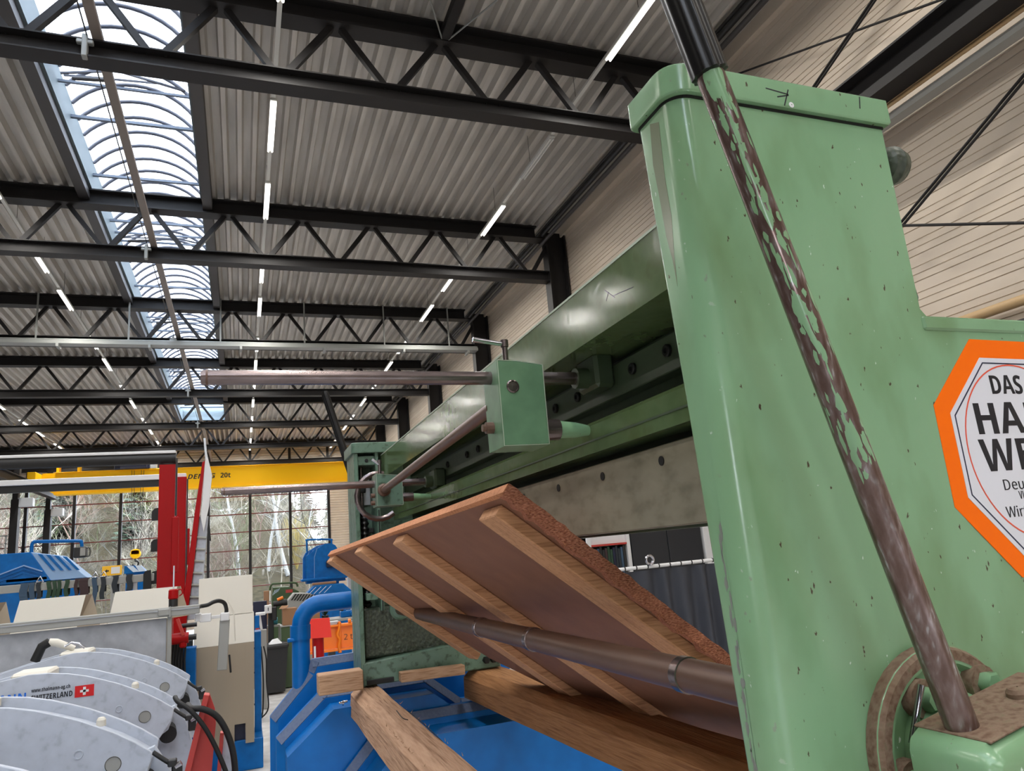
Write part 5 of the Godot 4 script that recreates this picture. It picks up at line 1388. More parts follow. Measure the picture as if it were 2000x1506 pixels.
	s.prism([Vector2(12.305, 2.222), Vector2(12.42, 2.79), Vector2(12.95, 2.79), Vector2(12.95, 2.222)], 0.775, Transform3D(Basis(Vector3(0, 0, -1), Vector3(0, 1, 0), Vector3(1, 0, 0)), Vector3(-0.615, 0, 0)), 0.003); part("upper_door", s, M.cream, t)
	s = Shape.new(); s.bx(-0.70, 0.30, 0, 0.42, -13.1, -12.25, 0.01); s.bx(0.19, 0.29, 0, 1.9, -13.1, -12.7, 0.01); part("blue_base", s, M.blue_paint, t)
	for y in [0.9, 1.35, 1.7]:
		s = Shape.new(); s.box(Vector3(0.176, y, -12.21), Vector3(0.012, 0.025, 0.02), 0.003); part("hinge", s, M.navy, t)
	# ---- rack with lifting slings
	t = thing("sling_rack", "long grey steel beam serving as a rack for lifting slings", "rack", Vector3(-2.6, 0, -14))
	s = Shape.new(); s.bx(-4.6, -1.40, 2.825, 2.95, -14.1, -14.0, 0.006); part("beam", s, M.rail_grey, t)
	s = Shape.new(); s.bx(-1.72, -1.66, 0, 2.83, -14.1, -14.02); part("post", s, M.panel_grey, t)
	s = Shape.new(); s.bx(-3.75, -3.65, 0, 2.83, -14.1, -14.02); part("post", s, M.panel_grey, t)
	s = Shape.new(); s.prism([Vector2(-1.56, 2.60), Vector2(-1.56, 2.95), Vector2(-1.53, 3.0), Vector2(-1.45, 3.01), Vector2(-1.43, 2.6)], 0.05, P(-14.0)); part("end_stop", s, M.rubber, t)
	var sl := [[-3.283, 0.11, 2.60, "sling_blue", 0, "broad blue-grey lifting sling, first on the rack beam"], [-3.172, 0.07, 2.60, "sling_blue", 0, "narrow blue-grey lifting sling next to the broad one"], [-3.08, 0.06, 2.62, "sling_dark", 1, "dark lifting sling with a steel triangle, left of the green ones"], [-2.94, 0.06, 2.60, "sling_green", 0, "green lifting sling, first of four green ones"], [-2.865, 0.05, 2.58, "sling_green", 0, "green lifting sling, second of four green ones"], [-2.80, 0.05, 2.61, "sling_green", 0, "green lifting sling, third of four green ones"], [-2.69, 0.06, 2.66, "sling_green", 0, "green lifting sling, last of four green ones"], [-2.55, 0.05, 2.62, "sling_brown", 0, "narrow dark brown lifting sling"], [-2.44, 0.13, 2.64, "sling_brown", 0, "broad dark brown lifting sling beside the triangles"], [-2.285, 0.07, 2.50, "sling_blue", 1, "blue lifting sling with steel triangle above the rail gap"], [-2.165, 0.07, 2.60, "sling_dark", 1, "dark lifting sling with steel triangle beside the blue one"], [-1.985, 0.08, 2.68, "sling_dark", 0, "dark sling hanging alone near the rack end"], [-1.77, 0.09, 2.70, "sling_dark", 0, "dark sling hanging last before the red post"]]
	for q in sl:
		t = thing("lifting_sling", q[5], "sling", Vector3(q[0], q[2], -13.98), "lifting slings on the rack")
		s = Shape.new()
		var w: float = q[1] * 0.5
		for k in 7:
			var f0 := k / 7.0; var f1 := (k + 1) / 7.0
			var y0: float = lerpf(2.965, q[2], f0); var y1: float = lerpf(2.965, q[2], f1)
			var d0 := 0.012 * sin(f0 * 7.0 + q[0] * 9.0); var d1 := 0.012 * sin(f1 * 7.0 + q[0] * 9.0)
			s.loft([[Vector3(q[0] - w + d0, y0, -13.972), Vector3(q[0] + w + d0, y0, -13.972), Vector3(q[0] + w + d0, y0, -13.985), Vector3(q[0] - w + d0, y0, -13.985)], [Vector3(q[0] - w + d1, y1, -13.968), Vector3(q[0] + w + d1, y1, -13.968), Vector3(q[0] + w + d1, y1, -13.981), Vector3(q[0] - w + d1, y1, -13.981)]])
		s.bx(q[0] - w, q[0] + w, 2.952, 2.965, -14.11, -13.972); s.bx(q[0] - w, q[0] + w, 2.72, 2.96, -14.12, -14.105)
		part("strap", s, M[q[3]], t)
		if q[4] == 1:
			s = Shape.new(); s.tube([Vector3(q[0] - 0.05, 2.965, -14.03), Vector3(q[0], 3.05, -14.03), Vector3(q[0] + 0.05, 2.965, -14.03), Vector3(q[0] - 0.05, 2.965, -14.03)], 0.013, 8); part("triangle", s, M.bright_steel, t)
	# ---- blue ribbed machine beyond the rack
	t = thing("ribbed_machine", "blue machine with a pale louvred slope and bent tube handle beyond the sling rack", "machine", Vector3(-4, 0, -17))
	s = Shape.new(); s.prism([Vector2(-5.4, 2.98), Vector2(-5.4, 3.585), Vector2(-3.925, 3.58), Vector2(-3.55, 3.0)], 0.8, P(-17.8), 0.01); part("hood", s, M.blue_paint, t)
	s = Shape.new(); s.prism([Vector2(-3.925, 3.575), Vector2(-3.43, 3.476), Vector2(-2.92, 3.0), Vector2(-3.56, 3.0)], 0.7, P(-17.72), 0.008); part("louvre_slope", s, M.blue_pale, t)
	for k in 4:
		var x := -3.80 + 0.142 * k
		s = Shape.new(); s.prism([Vector2(x, 3.535 - k * 0.027), Vector2(x + 0.075, 3.52 - k * 0.027), Vector2(x + 0.32, 3.19 - 0.01 * k), Vector2(x + 0.27, 3.19 - 0.01 * k)], 0.02, P(-17.02)); part("louvre", s, M.blue_paint, t)
	for k in 3:
		s = Shape.new()
		s.bar(Vector3(-4.5 + 0.02 * k, 3.16 - k * 0.06, -16.99), Vector3(-4.02, 3.33 - k * 0.07, -16.99), 0.03, 0.02); s.bar(Vector3(-4.02, 3.33 - k * 0.07, -16.99), Vector3(-3.70, 3.19 - k * 0.06, -16.99), 0.03, 0.02); part("pressed_rib", s, M.blue_pale if k == 0 else M.blue_paint, t)
	s = Shape.new(); s.bx(-5.4, -3.0, 0, 3.0, -17.75, -17.05, 0.02); part("body", s, M.blue_paint, t)
	s = Shape.new(); s.bx(-4.3, -3.62, 3.03, 3.08, -17.03, -17.0); part("label_strip", s, M.cardboard, t)
	s = Shape.new(); s.tube(curve([Vector3(-3.95, 3.56, -17.2), Vector3(-3.955, 3.72, -17.2), Vector3(-3.93, 3.77, -17.2), Vector3(-3.86, 3.788, -17.2), Vector3(-3.16, 3.747, -17.2), Vector3(-3.09, 3.72, -17.2), Vector3(-3.075, 3.66, -17.2), Vector3(-3.075, 3.60, -17.2)], 4), 0.033, 12); part("tube_handle", s, M.blue_paint, t)
	s = Shape.new(); s.bx(-3.20, -2.975, 3.405, 3.62, -17.3, -17.1, 0.015); part("control_box", s, M.plastic_dark, t)
	s = Shape.new(); s.bx(-3.08, -2.985, 3.44, 3.60, -17.1, -17.09); part("keypad", s, M.rail_grey, t)
	s = Shape.new(); s.tube(curve([Vector3(-2.975, 3.59, -17.15), Vector3(-2.92, 3.58, -17.15), Vector3(-2.915, 3.44, -17.15), Vector3(-2.975, 3.42, -17.15)], 4), 0.01, 8); part("box_handle", s, M.plastic_dark, t)
	t = thing("guard_railing", "small grey platform railing at the far edge beyond the blue hood", "railing", Vector3(-6.7, 0, -25))
	s = Shape.new(); s.bx(-7.6, -6.36, 4.42, 4.46, -25.02, -24.98); s.bx(-7.6, -6.36, 4.2, 4.22, -25.02, -24.98); part("handrail", s, M.zinc_dull, t)
	for x in [-7.2, -6.9, -6.6, -6.4]:
		s = Shape.new(); s.bx(x - 0.02, x + 0.02, 3.5, 4.44, -25.02, -24.98); part("baluster", s, M.zinc_dull, t)
	s = Shape.new(); s.bx(-7.8, -6.3, 3.4, 3.5, -26, -24.9); s.bx(-6.5, -6.4, 0, 3.4, -25.1, -25.0); part("platform", s, M.dark_trim, t)
	# ---- far sign and hood
	t = thing("sign_board", "yellow and white notice board with a black arrow near the glazing", "sign", Vector3(-4.3, 0, -30))
	s = Shape.new(); s.bx(-4.69, -4.06, 3.11, 3.45, -30.05, -30.0, 0.01); part("board", s, M.yellow_label, t)
	s = Shape.new(); s.bx(-4.40, -4.12, 3.17, 3.40, -30.0, -29.99); part("white_field", s, M.white_paint, t)
	s = Shape.new(); s.prism([Vector2(-4.60, 3.28), Vector2(-4.53, 3.34), Vector2(-4.53, 3.30), Vector2(-4.47, 3.30), Vector2(-4.47, 3.26), Vector2(-4.53, 3.26), Vector2(-4.53, 3.22)], 0.01, P(-30.0)); part("arrow", s, M.ink, t)
	s = Shape.new(); s.bx(-4.4, -4.3, 0, 3.12, -30.1, -30.05); part("stand", s, M.rail_grey, t)
	t = thing("louvred_hood", "small pale blue louvred hood near the glazing beside the notice board", "machine hood", Vector3(-3.7, 0, -30.5))
	s = Shape.new(); s.prism([Vector2(-4.05, 3.13), Vector2(-4.05, 3.42), Vector2(-3.54, 3.39), Vector2(-3.30, 3.14)], 0.6, P(-31.1), 0.01); s.bx(-4.0, -3.35, 0, 3.14, -31.0, -30.6); part("hood", s, M.blue_paint, t)
	for k in 2:
		s = Shape.new(); s.prism([Vector2(-3.97 + k * 0.28, 3.40), Vector2(-3.76 + k * 0.26, 3.39), Vector2(-3.55 + k * 0.22, 3.17), Vector2(-3.75 + k * 0.2, 3.17)], 0.03, P(-30.5)); part("louvre", s, M.hood_white, t)

func curve(pts: Array, per: int) -> Array:
	var out: Array = []
	var k := pts.size()
	for i in k - 1:
		var p0: Vector3 = pts[maxi(i - 1, 0)]; var p1: Vector3 = pts[i]; var p2: Vector3 = pts[i + 1]; var p3: Vector3 = pts[mini(i + 2, k - 1)]
		for j in per: out.append(p1.cubic_interpolate(p2, p0, p3, j / float(per)))
	out.append(pts[-1])
	return out

func build_middle():
	var s: Shape
	# far blue machine
	var t := thing("ribbed_machine", "blue ribbed press head with tube handle in front of the last glazing bays", "machine", Vector3(2.5, 0, -24))
	for i in 4:
		var dx := 0.11 * i
		s = Shape.new(); s.prism([Vector2(1.80 + dx, 2.45), Vector2(1.815 + dx, 3.10), Vector2(1.90 + dx, 3.26 + 0.03 * i), Vector2(2.26 + dx * 0.6, 3.45 + 0.012 * i), Vector2(2.68, 3.49), Vector2(2.80, 3.42), Vector2(3.10, 2.95), Vector2(3.13, 2.45)], 0.05, P(-24.30 + 0.1 * i), 0.008)
		part("rib_plate", s, M.blue_paint, t)
		s = Shape.new(); s.bar(Vector3(1.803 + dx, 2.46, -24.25 + 0.1 * i), Vector3(1.817 + dx, 3.10, -24.25 + 0.1 * i), 0.012, 0.012); s.bar(Vector3(1.817 + dx, 3.10, -24.25 + 0.1 * i), Vector3(1.902 + dx, 3.26 + 0.03 * i, -24.25 + 0.1 * i), 0.012, 0.012); part("pale_edge", s, M.blue_pale, t)  # paler bars along the rib plate edges
	s = Shape.new(); s.prism([Vector2(1.9, 2.3), Vector2(1.9, 3.15), Vector2(2.3, 3.4), Vector2(2.75, 3.4), Vector2(3.05, 2.95), Vector2(3.1, 2.3)], 0.5, P(-24.5)); s.bx(1.75, 3.15, 2.38, 2.46, -24.5, -23.9, 0.02); s.bx(2.2, 2.9, 0, 2.4, -24.5, -24.1); part("body", s, M.blue_paint, t)
	s = Shape.new(); s.bx(2.5, 3.1, 2.75, 2.95, -23.95, -23.8, 0.02); part("dark_slot", s, M.navy, t)
	s = Shape.new(); s.bx(2.5, 2.75, 2.86, 2.97, -23.8, -23.75, 0.01); part("label_plate", s, M.sling_brown, t)
	s = Shape.new(); s.tube(curve([Vector3(1.94, 3.28, -24.1), Vector3(1.94, 3.60, -24.1), Vector3(1.98, 3.655, -24.1), Vector3(2.66, 3.615, -24.1), Vector3(2.70, 3.57, -24.1), Vector3(2.70, 3.47, -24.1)], 4), 0.03, 10); part("tube_handle", s, M.blue_paint, t)
	t = thing("louvred_hood", "blue louvred hood with pale slats below the blue ribbed press head", "machine hood", Vector3(2.3, 0, -23))
	s = Shape.new(); s.prism([Vector2(1.80, 2.04), Vector2(2.05, 2.26), Vector2(2.9, 2.24), Vector2(3.2, 1.95), Vector2(3.2, 1.7), Vector2(1.80, 1.8)], 0.5, P(-23.5), 0.01); s.bx(1.9, 3.1, 0, 1.8, -23.5, -23.1); part("hood", s, M.blue_paint, t)
	for k in 4:
		s = Shape.new(); s.prism([Vector2(1.86 + 0.15 * k, 2.02), Vector2(1.885 + 0.15 * k, 2.02), Vector2(2.10 + 0.15 * k, 2.21), Vector2(2.075 + 0.15 * k, 2.21)], 0.02, P(-23.01)); part("slat", s, M.hood_white, t)
	s = Shape.new(); s.bx(2.0, 2.7, 2.26, 2.33, -23.3, -23.1, 0.01); part("wood_packing", s, M.cardboard, t)
	t = thing("switch_cabinet", "narrow white and black cabinet beside the blue ribbed press head", "cabinet", Vector3(3.4, 0, -24.8))
	s = Shape.new(); s.bx(3.26, 3.40, 0, 2.62, -25.0, -24.7, 0.01); part("white_column", s, M.white_paint, t)
	s = Shape.new(); s.bx(3.40, 3.72, 0, 2.72, -25.0, -24.65, 0.01); part("door", s, M.plastic_dark, t)
	s = Shape.new(); s.bx(3.27, 3.5, 2.62, 2.78, -24.9, -24.75, 0.01); s.cyl(Vector3(3.2, 2.7, -24.8), Vector3(3.38, 2.74, -24.8), 0.03, 8); part("pipework", s, M.galvanised, t)
	# green machine
	t = thing("green_machine", "dark green machine with pale slats and an arched tube handle before the glazing", "machine", Vector3(1.35, 0, -26))
	s = Shape.new(); s.prism([Vector2(0.93, 1.6), Vector2(0.98, 2.25), Vector2(1.5, 2.22), Vector2(1.80, 2.05), Vector2(1.86, 1.6)], 0.7, P(-26.7), 0.01); s.bx(0.95, 1.84, 0, 1.65, -26.6, -26.05); part("body", s, M.machine_green, t)
	for k in 4:
		s = Shape.new(); s.prism([Vector2(0.96 + 0.05 * k, 2.0 + 0.03 * k), Vector2(0.975 + 0.05 * k, 2.0 + 0.03 * k), Vector2(1.05 + 0.05 * k, 2.16 + 0.015 * k), Vector2(1.035 + 0.05 * k, 2.16 + 0.015 * k)], 0.02, P(-26.0)); part("slat", s, M.hood_white, t)
	s = Shape.new(); s.tube(curve([Vector3(0.88, 2.16, -26.1), Vector3(0.90, 2.28, -26.1), Vector3(0.96, 2.355, -26.1), Vector3(1.05, 2.36, -26.1), Vector3(1.62, 2.34, -26.1), Vector3(1.74, 2.30, -26.1), Vector3(1.77, 2.2, -26.1)], 4), 0.035, 10); part("tube_handle", s, M.machine_green, t)
	s = Shape.new(); s.bx(1.38, 1.60, 2.03, 2.13, -26.0, -25.99); part("red_label", s, M.red_faded, t)
	s = Shape.new(); s.bx(0.68, 0.85, 1.85, 2.16, -26.1, -25.9, 0.01); s.bx(0.70, 0.84, 0, 1.85, -26.1, -25.9); tag(part("tool_locker", s, M.cardboard), "light brown locker beside the green machine", "locker")
	# cream louvred hood
	t = thing("louvred_hood", "grey-green hood with a row of black louvre slots behind the blue tube rail", "machine hood", Vector3(1.5, 0, -21))
	s = Shape.new(); s.prism([Vector2(1.17, 1.75), Vector2(1.17, 1.985), Vector2(1.33, 2.16), Vector2(1.72, 2.12), Vector2(2.05, 1.98), Vector2(2.05, 1.7)], 0.6, P(-21.6), 0.01); s.bx(1.2, 2.0, 0, 1.75, -21.5, -21.05); part("hood", s, M.rail_grey, t)
	for k in 9:
		var x := 1.24 + 0.072 * k
		s = Shape.new(); s.prism([Vector2(x + 0.0, 1.985 - k * 0.012), Vector2(x + 0.04, 1.98 - k * 0.012), Vector2(x + 0.16, 2.135 - k * 0.01), Vector2(x + 0.12, 2.14 - k * 0.01)], 0.02, P(-21.01)); part("louvre", s, M.black_edge, t)
	# navy panel, motor
	t = thing("navy_panel", "dark navy machine panel right beside the cream cabinet", "panel", Vector3(0.44, 0, -20))
	s = Shape.new(); s.bx(0.27, 0.60, 1.30, 2.08, -20.15, -20.0, 0.01); part("panel", s, M.navy, t)
	s = Shape.new(); s.bx(0.27, 0.60, 0, 1.32, -20.2, -20.02, 0.01); part("base", s, M.plastic_dark, t)
	t = thing("gear_motor", "black motor with a pale switch box behind the cardboard box", "motor", Vector3(0.8, 0, -19.6))
	s = Shape.new(); s.cyl(Vector3(0.74, 1.985, -19.7), Vector3(1.08, 2.0, -19.7), 0.07, 16); s.cyl(Vector3(0.98, 1.99, -19.7), Vector3(1.06, 1.995, -19.7), 0.095, 16); part("motor", s, M.rubber, t)
	s = Shape.new(); s.bx(0.53, 0.70, 1.79, 1.985, -19.65, -19.5, 0.01); part("switch_box", s, M.white_paint, t)
	s = Shape.new(); s.bx(0.605, 0.625, 1.85, 1.93, -19.5, -19.495); part("slot", s, M.ink, t)
	s = Shape.new(); s.bx(0.7, 0.82, 1.6, 1.93, -19.7, -19.55, 0.02); s.bx(0.62, 0.75, 0, 1.8, -19.85, -19.7, 0.01); part("bracket", s, M.plastic_dark, t)
	s = Shape.new(); s.cyl(Vector3(0.84, 2.08, -19.7), Vector3(0.98, 2.13, -19.7), 0.04, 10); part("orange_cap", s, M.orange_paint, t)
	# wheelie bin
	t = thing("wheelie_bin", "dark grey wheelie bin standing on the floor behind the blue tube rail", "bin", Vector3(0.75, 0, -18.9))
	s = Shape.new(); s.loft([[Vector3(0.53, 0.05, -18.72), Vector3(0.95, 0.05, -18.72), Vector3(0.95, 0.05, -19.15), Vector3(0.53, 0.05, -19.15)], [Vector3(0.475, 1.02, -18.64), Vector3(1.02, 1.02, -18.64), Vector3(1.02, 1.02, -19.25), Vector3(0.475, 1.02, -19.25)]]); part("body", s, M.plastic_dark, t)
	s = Shape.new(); s.box(Vector3(0.75, 1.07, -18.93), Vector3(0.59, 0.10, 0.68), 0.03); s.cyl(Vector3(0.5, 1.10, -18.63), Vector3(1.0, 1.11, -18.63), 0.025, 10); part("lid", s, M.plastic_dark, t)
	for x in [0.55, 0.93]:
		s = Shape.new(); s.cyl(Vector3(x - 0.03, 0.09, -19.18), Vector3(x + 0.03, 0.09, -19.18), 0.09, 14); part("wheel", s, M.rubber, t)
	s = Shape.new(); s.loft([[Vector3(0.60, 1.12, -18.75), Vector3(0.90, 1.12, -18.75), Vector3(0.90, 1.12, -19.05), Vector3(0.60, 1.12, -19.05)], [Vector3(0.68, 1.22, -18.85), Vector3(0.80, 1.24, -18.85), Vector3(0.80, 1.22, -18.95), Vector3(0.68, 1.2, -18.95)]]); tag(part("paper_bag", s, M.white_paint), "crumpled white paper lying on the wheelie bin lid", "paper")
	# green cabinet and cardboard box
	t = thing("green_cabinet", "dark green steel cabinet standing behind the wheelie bin", "cabinet", Vector3(1.1, 0, -19.6))
	s = Shape.new(); s.bx(0.91, 1.30, 0.02, 1.43, -20.0, -19.4, 0.012); part("body", s, M.machine_green, t)
	s = Shape.new(); s.bx(0.90, 1.31, 1.43, 1.46, -20.02, -19.38, 0.006); part("top", s, M.rail_grey, t)
	t = thing("cardboard_box", "brown cardboard box standing on the dark green cabinet", "box", Vector3(1.1, 1.46, -19.6))
	s = Shape.new(); s.bx(0.95, 1.29, 1.46, 1.86, -19.9, -19.45, 0.006); part("box", s, M.cardboard, t)
	s = Shape.new(); s.bar(Vector3(0.95, 1.865, -19.45), Vector3(1.02, 1.93, -19.55), 0.2, 0.008); part("flap", s, M.cardboard, t)
	# odds and ends near the cabinet
	t = thing("grey_pillar_box", "pale grey box stand with a slanted arm between cabinet and bin", "stand", Vector3(0.43, 0, -17.2))
	s = Shape.new(); s.bx(0.365, 0.505, 0, 1.594, -17.3, -17.05, 0.008); part("box", s, M.rail_grey, t)
	s = Shape.new(); s.bar(Vector3(0.40, 1.60, -17.15), Vector3(0.36, 1.90, -17.15), 0.05, 0.06, Vector3.UP, 0.005); s.bx(0.28, 0.48, 1.90, 1.96, -17.2, -17.0, 0.01); part("arm", s, M.white_paint, t)
	t = thing("blue_post", "slim blue machine post beside the cream cabinet carrying black cables", "post", Vector3(0.29, 0, -16))
	s = Shape.new(); s.bx(0.245, 0.335, 0, 1.96, -16.1, -16.0, 0.008); part("post", s, M.blue_paint, t)
	for k in 2:
		s = Shape.new(); s.tube(curve([Vector3(0.36 + 0.05 * k, 1.36, -15.98), Vector3(0.38 + 0.08 * k, 1.1, -15.98), Vector3(0.40 + 0.06 * k, 0.7, -15.98), Vector3(0.39 + 0.1 * k, 0.2, -15.98), Vector3(0.36, 0.03, -15.98)], 5), 0.014, 8); part("cable", s, M.rubber, t)
	s = Shape.new(); s.bx(0.26, 0.33, 1.62, 1.72, -15.995, -15.98); part("red_tag", s, M.red_faded, t)
	t = thing("teal_pump", "teal pump on a low shelf behind the bin", "pump", Vector3(0.76, 0, -20.6))
	s = Shape.new(); s.cyl(Vector3(0.64, 1.52, -20.65), Vector3(0.88, 1.52, -20.65), 0.09, 14); s.box(Vector3(0.76, 1.64, -20.65), Vector3(0.14, 0.1, 0.12), 0.02); part("pump", s, mat("teal", Color(0.15, 0.42, 0.45), 0.4), t)
	s = Shape.new(); s.bx(0.62, 0.95, 1.38, 1.43, -20.8, -20.5); s.bx(0.63, 0.67, 0, 1.4, -20.7, -20.66); s.bx(0.90, 0.94, 0, 1.4, -20.7, -20.66); part("shelf", s, M.rail_grey, t)
	# orange spreader beam
	t = thing("spreader_beam", "orange lifting beam lettered 2 t, behind the blue tube rail", "lifting beam", Vector3(1.6, 0, -12))
	s = Shape.new(); s.bx(0.90, 2.6, 1.57, 1.90, -12.01, -11.99); part("web", s, M.orange_paint, t)
	s = Shape.new(); s.bx(0.90, 2.6, 1.895, 1.925, -12.09, -11.91, 0.004); part("flange", s, M.orange_paint, t)
	s = Shape.new(); s.bx(0.90, 2.6, 1.535, 1.565, -12.09, -11.91, 0.004); part("flange", s, M.orange_paint, t)
	s = Shape.new(); s.tube(curve([Vector3(1.43, 1.95, -11.9), Vector3(1.41, 1.85, -11.9), Vector3(1.385, 1.77, -11.9), Vector3(1.42, 1.70, -11.9), Vector3(1.40, 1.60, -11.9), Vector3(1.42, 1.53, -11.9)], 4), 0.02, 8); s.bx(1.40, 1.45, 1.50, 1.96, -12.07, -11.95, 0.006); part("stiffener", s, M.orange_paint, t)
	letters("lettering", "2 t", t, M.ink, Vector3(1.49, 1.68, -11.989), 0.085, Basis(), false, 1.0, 0, "Droid Sans", 0.002)
	for x in [1.58, 1.73]:
		s = Shape.new(); s.lathe([Vector2(0.001, -0.02), Vector2(0.035, -0.02), Vector2(0.04, 0.0), Vector2(0.035, 0.02), Vector2(0.001, 0.02)], Transform3D(Basis(Vector3(0, 0, 1), PI / 2), Vector3(x, 1.955, -11.95)), 14); part("shackle_nut", s, M.orange_paint, t)
	s = Shape.new(); s.cyl(Vector3(1.58, 1.955, -11.95), Vector3(1.73, 1.955, -11.95), 0.018, 10); part("shackle_pin", s, M.bright_steel, t)
	s = Shape.new(); s.bx(1.25, 1.35, 0, 1.535, -12.08, -11.92); s.bx(2.3, 2.4, 0, 1.535, -12.08, -11.92); part("trestle", s, M.plastic_dark, t)
	t = thing("steel_pan", "small galvanised pan lying on the orange lifting beam", "pan", Vector3(1.30, 1.925, -12.0))
	s = Shape.new(); s.loft([[Vector3(1.21, 1.926, -11.94), Vector3(1.38, 1.926, -11.94), Vector3(1.38, 1.926, -12.06), Vector3(1.21, 1.926, -12.06)], [Vector3(1.19, 1.975, -11.92), Vector3(1.41, 1.975, -11.92), Vector3(1.41, 1.975, -12.08), Vector3(1.19, 1.975, -12.08)]]); part("pan", s, M.galvanised, t)
	# red square sign
	t = thing("red_sign", "plain red square plate on a round dark red post behind the tube rail", "sign", Vector3(0.83, 0, -9))
	s = Shape.new(); s.prism([Vector2(0.722, 2.25), Vector2(0.961, 2.239), Vector2(0.979, 2.021), Vector2(0.706, 2.034)], 0.02, P(-9.0), 0.002); part("plate", s, M.signal_red, t)
	s = Shape.new(); s.cyl(Vector3(0.833, 0, -9.08), Vector3(0.833, 2.04, -9.08), 0.066, 22); part("post", s, M.red_paint, t)
	s = Shape.new(); s.bx(0.778, 0.80, 1.80, 1.94, -9.015, -9.005); part("white_strip", s, M.white_paint, t)
	# bench with odds and ends behind
	t = thing("work_bench", "grey work bench holding boxes and fittings behind the orange beam", "bench", Vector3(1.9, 0, -16.2))
	s = Shape.new(); s.bx(1.15, 2.7, 1.68, 1.73, -16.6, -15.9, 0.006); part("top", s, M.rail_grey, t)
	for x in [1.2, 2.62]:
		s = Shape.new(); s.bx(x, x + 0.06, 0, 1.68, -16.3, -16.2); part("leg", s, M.rail_grey, t)
	s = Shape.new(); s.bx(1.30, 1.525, 1.73, 1.985, -16.3, -16.05, 0.006)
	tag(part("parts_box", s, M.cardboard), "brown carton with red print on the bench under the tube rail", "box")
	t = thing("potted_plant", "dark green leafy plant on the bench behind the red sign", "plant", Vector3(1.64, 1.73, -16.15))
	s = Shape.new(); s.lathe([Vector2(0.001, 1.73), Vector2(0.06, 1.73), Vector2(0.075, 1.81), Vector2(0.065, 1.81), Vector2(0.001, 1.80)], Transform3D(Basis(), Vector3(1.64, 0, -16.15)), 14); part("pot", s, M.plastic_dark, t)
	s = Shape.new()
	var rng := RandomNumberGenerator.new(); rng.seed = 77
	for i in 46:
		var a := rng.randf() * TAU; var L := rng.randf_range(0.10, 0.2)
		var p := Vector3(1.64, 1.80, -16.15); var e := p + Vector3(cos(a) * L * 0.6, rng.randf_range(0.05, 0.22), sin(a) * L * 0.6)
		var sd := Vector3(-sin(a), 0, cos(a)) * 0.018
		s.quad(p, p.lerp(e, 0.55) + sd, e, p.lerp(e, 0.55) - sd)
	part("leaves", s, M.plant_green, t)
	t = thing("blue_valve_unit", "blue valve unit with black display on the bench beside the plant", "valve unit", Vector3(2.1, 1.73, -16.15))
	s = Shape.new(); s.bx(1.95, 2.35, 1.73, 1.86, -16.3, -16.05, 0.02); s.cyl(Vector3(2.02, 1.86, -16.15), Vector3(2.02, 1.98, -16.15), 0.05, 14); s.cyl(Vector3(2.2, 1.80, -16.05), Vector3(2.2, 1.80, -15.95), 0.06, 14); part("body", s, M.blue_paint, t)
	s = Shape.new(); s.bar(Vector3(1.86, 1.97, -16.1), Vector3(2.02, 1.90, -16.1), 0.03, 0.11, Vector3.UP, 0.005); part("display", s, M.plastic_dark, t)
	s = Shape.new(); s.cyl(Vector3(2.1, 1.90, -16.05), Vector3(2.28, 1.94, -16.05), 0.02, 10); part("spindle", s, M.bright_steel, t)

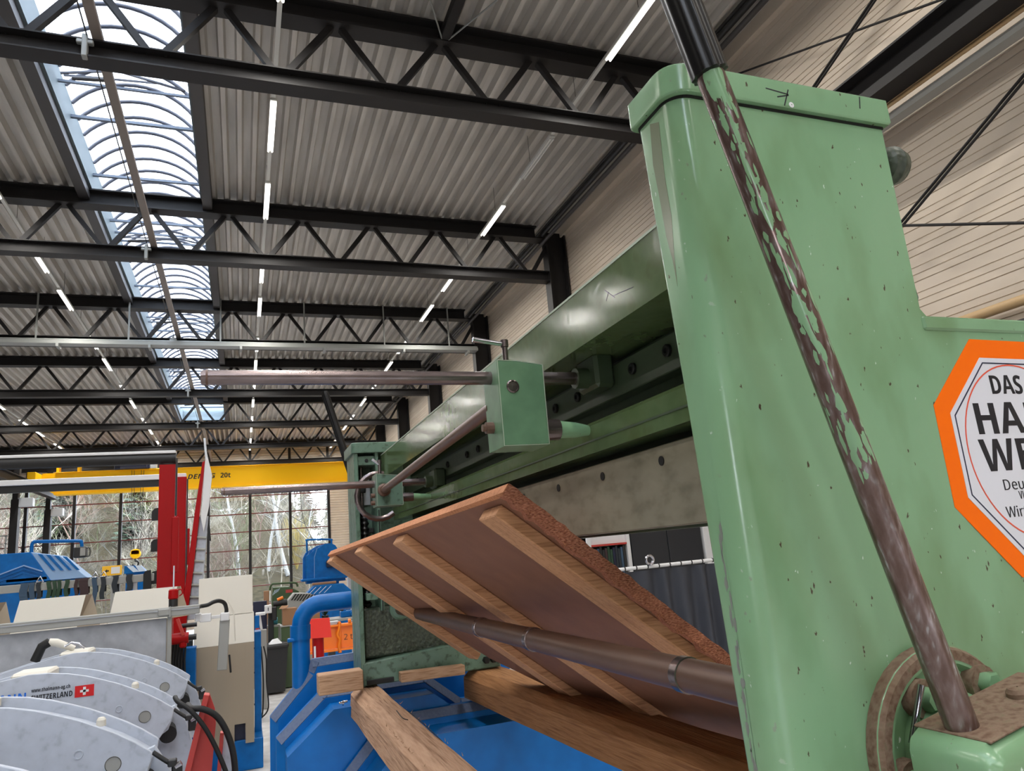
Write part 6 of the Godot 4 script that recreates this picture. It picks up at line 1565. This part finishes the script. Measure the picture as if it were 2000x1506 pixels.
func build_behind():
	var s: Shape
	# seen between the blade and the sloping board
	var t := thing("shelf_unit", "pale shelf unit with a red strip and a row of dark folders", "shelf", Vector3(4.75, 0, -9.2))
	s = Shape.new(); s.bx(4.4, 5.05, 0.0, 3.3, -9.3, -9.25); s.bx(4.4, 5.05, 2.795, 3.3, -9.28, -9.05, 0.004); s.bx(4.4, 5.05, 2.28, 2.32, -9.28, -9.0); s.bx(5.0, 5.05, 0, 3.3, -9.28, -9.0); s.bx(4.4, 4.45, 0, 3.3, -9.28, -9.0); part("frame", s, M.white_paint, t)
	s = Shape.new(); s.bx(4.45, 5.0, 2.772, 2.797, -9.05, -9.0); part("red_strip", s, M.red_faded, t)
	var cols := ["sling_dark", "navy", "sling_green", "sling_brown", "plastic_dark", "sling_blue"]
	for i in 12:
		s = Shape.new(); s.bx(4.50 + i * 0.04, 4.534 + i * 0.04, 2.32, 2.72 + 0.02 * (i % 3), -9.24, -9.02, 0.003)
		tag(part("folder", s, M[cols[(i * 5 + i / 3) % 6]]), "dark folder on the pale shelf, %s from the cupboard" % NORD[11 - i], "folder", "folders on the pale shelf")
	t = thing("dark_cupboard", "dark anthracite double-door cupboard behind the press near the clad wall", "cupboard", Vector3(5.67, 0, -9.2))
	s = Shape.new(); s.bx(5.07, 6.26, 0, 3.05, -9.6, -9.05, 0.005); part("body", s, M.door_dark, t)
	s = Shape.new(); s.bx(5.085, 5.672, 0.08, 3.03, -9.05, -9.03, 0.004); part("door", s, M.door_dark, t)
	s = Shape.new(); s.bx(5.68, 6.245, 0.08, 3.03, -9.05, -9.03, 0.004); part("door", s, M.door_dark, t)
	s = Shape.new(); s.bx(6.27, 6.60, 0, 3.1, -9.4, -9.0, 0.006)
	t = thing("white_locker", "narrow white locker with a small black symbol beside the dark cupboard", "locker", Vector3(6.43, 0, -9.2))
	part("body", s, M.white_paint, t)
	s = Shape.new(); s.bx(6.385, 6.43, 2.76, 2.815, -9.0, -8.995); part("symbol", s, M.ink, t)
	# welding curtain on a rail
	t = thing("curtain_rail", "white tube rail carrying the grey welding curtain behind the press", "rail", Vector3(4.1, 0, -6.5))
	s = Shape.new(); s.cyl(Vector3(3.45, 2.553, -6.5), Vector3(5.3, 2.553, -6.5), 0.018, 14); part("tube", s, M.white_paint, t)
	for x in [3.47, 5.28]:
		s = Shape.new(); s.cyl(Vector3(x, 0, -6.5), Vector3(x, 2.56, -6.5), 0.018, 12); part("post", s, M.white_paint, t)
	for i in 13:
		s = Shape.new(); s.lathe([Vector2(0.0185, -0.006), Vector2(0.022, -0.006), Vector2(0.022, 0.006), Vector2(0.0185, 0.006)], Transform3D(Basis(Vector3(0, 0, 1), PI / 2), Vector3(3.55 + i * 0.13, 2.553, -6.5)), 12); part("ring", s, M.plastic_dark, t)
	t = thing("welding_curtain", "dark grey pleated welding curtain hanging from the white tube rail", "curtain", Vector3(4.1, 0.1, -6.5))
	s = Shape.new()
	var n := 120
	for i in n:
		for k in 10:
			var f := func(ii: int, kk: int) -> Vector3:
				var x := lerpf(3.49, 5.26, ii / float(n))
				var a := 0.02 + 0.05 * sqrt(kk / 10.0)
				return Vector3(x, lerpf(2.52, 0.12, kk / 10.0), -6.5 + a * sin(ii * TAU / n * 8.0) + 0.008 * sin(ii * 0.61))
			s.quad(f.call(i, k + 1), f.call(i + 1, k + 1), f.call(i + 1, k), f.call(i, k))
	part("cloth", s.smooth(60), M.curtain_grey, t)
	s = Shape.new()
	for i in 24:
		var a := TAU * i / 24; var b := TAU * (i + 1) / 24
		s.tube([Vector3(3.837 + cos(a) * 0.042, 2.618 + sin(a) * 0.042, -6.48), Vector3(3.837 + cos(b) * 0.042, 2.618 + sin(b) * 0.042, -6.48)], 0.013, 8, false)
	s.cyl(Vector3(3.837, 2.565, -6.48), Vector3(3.837, 2.58, -6.48), 0.02, 12)
	tag(part("eye_bolt", s, M.bright_steel), "shiny steel eye bolt standing on the curtain rail", "eye bolt")
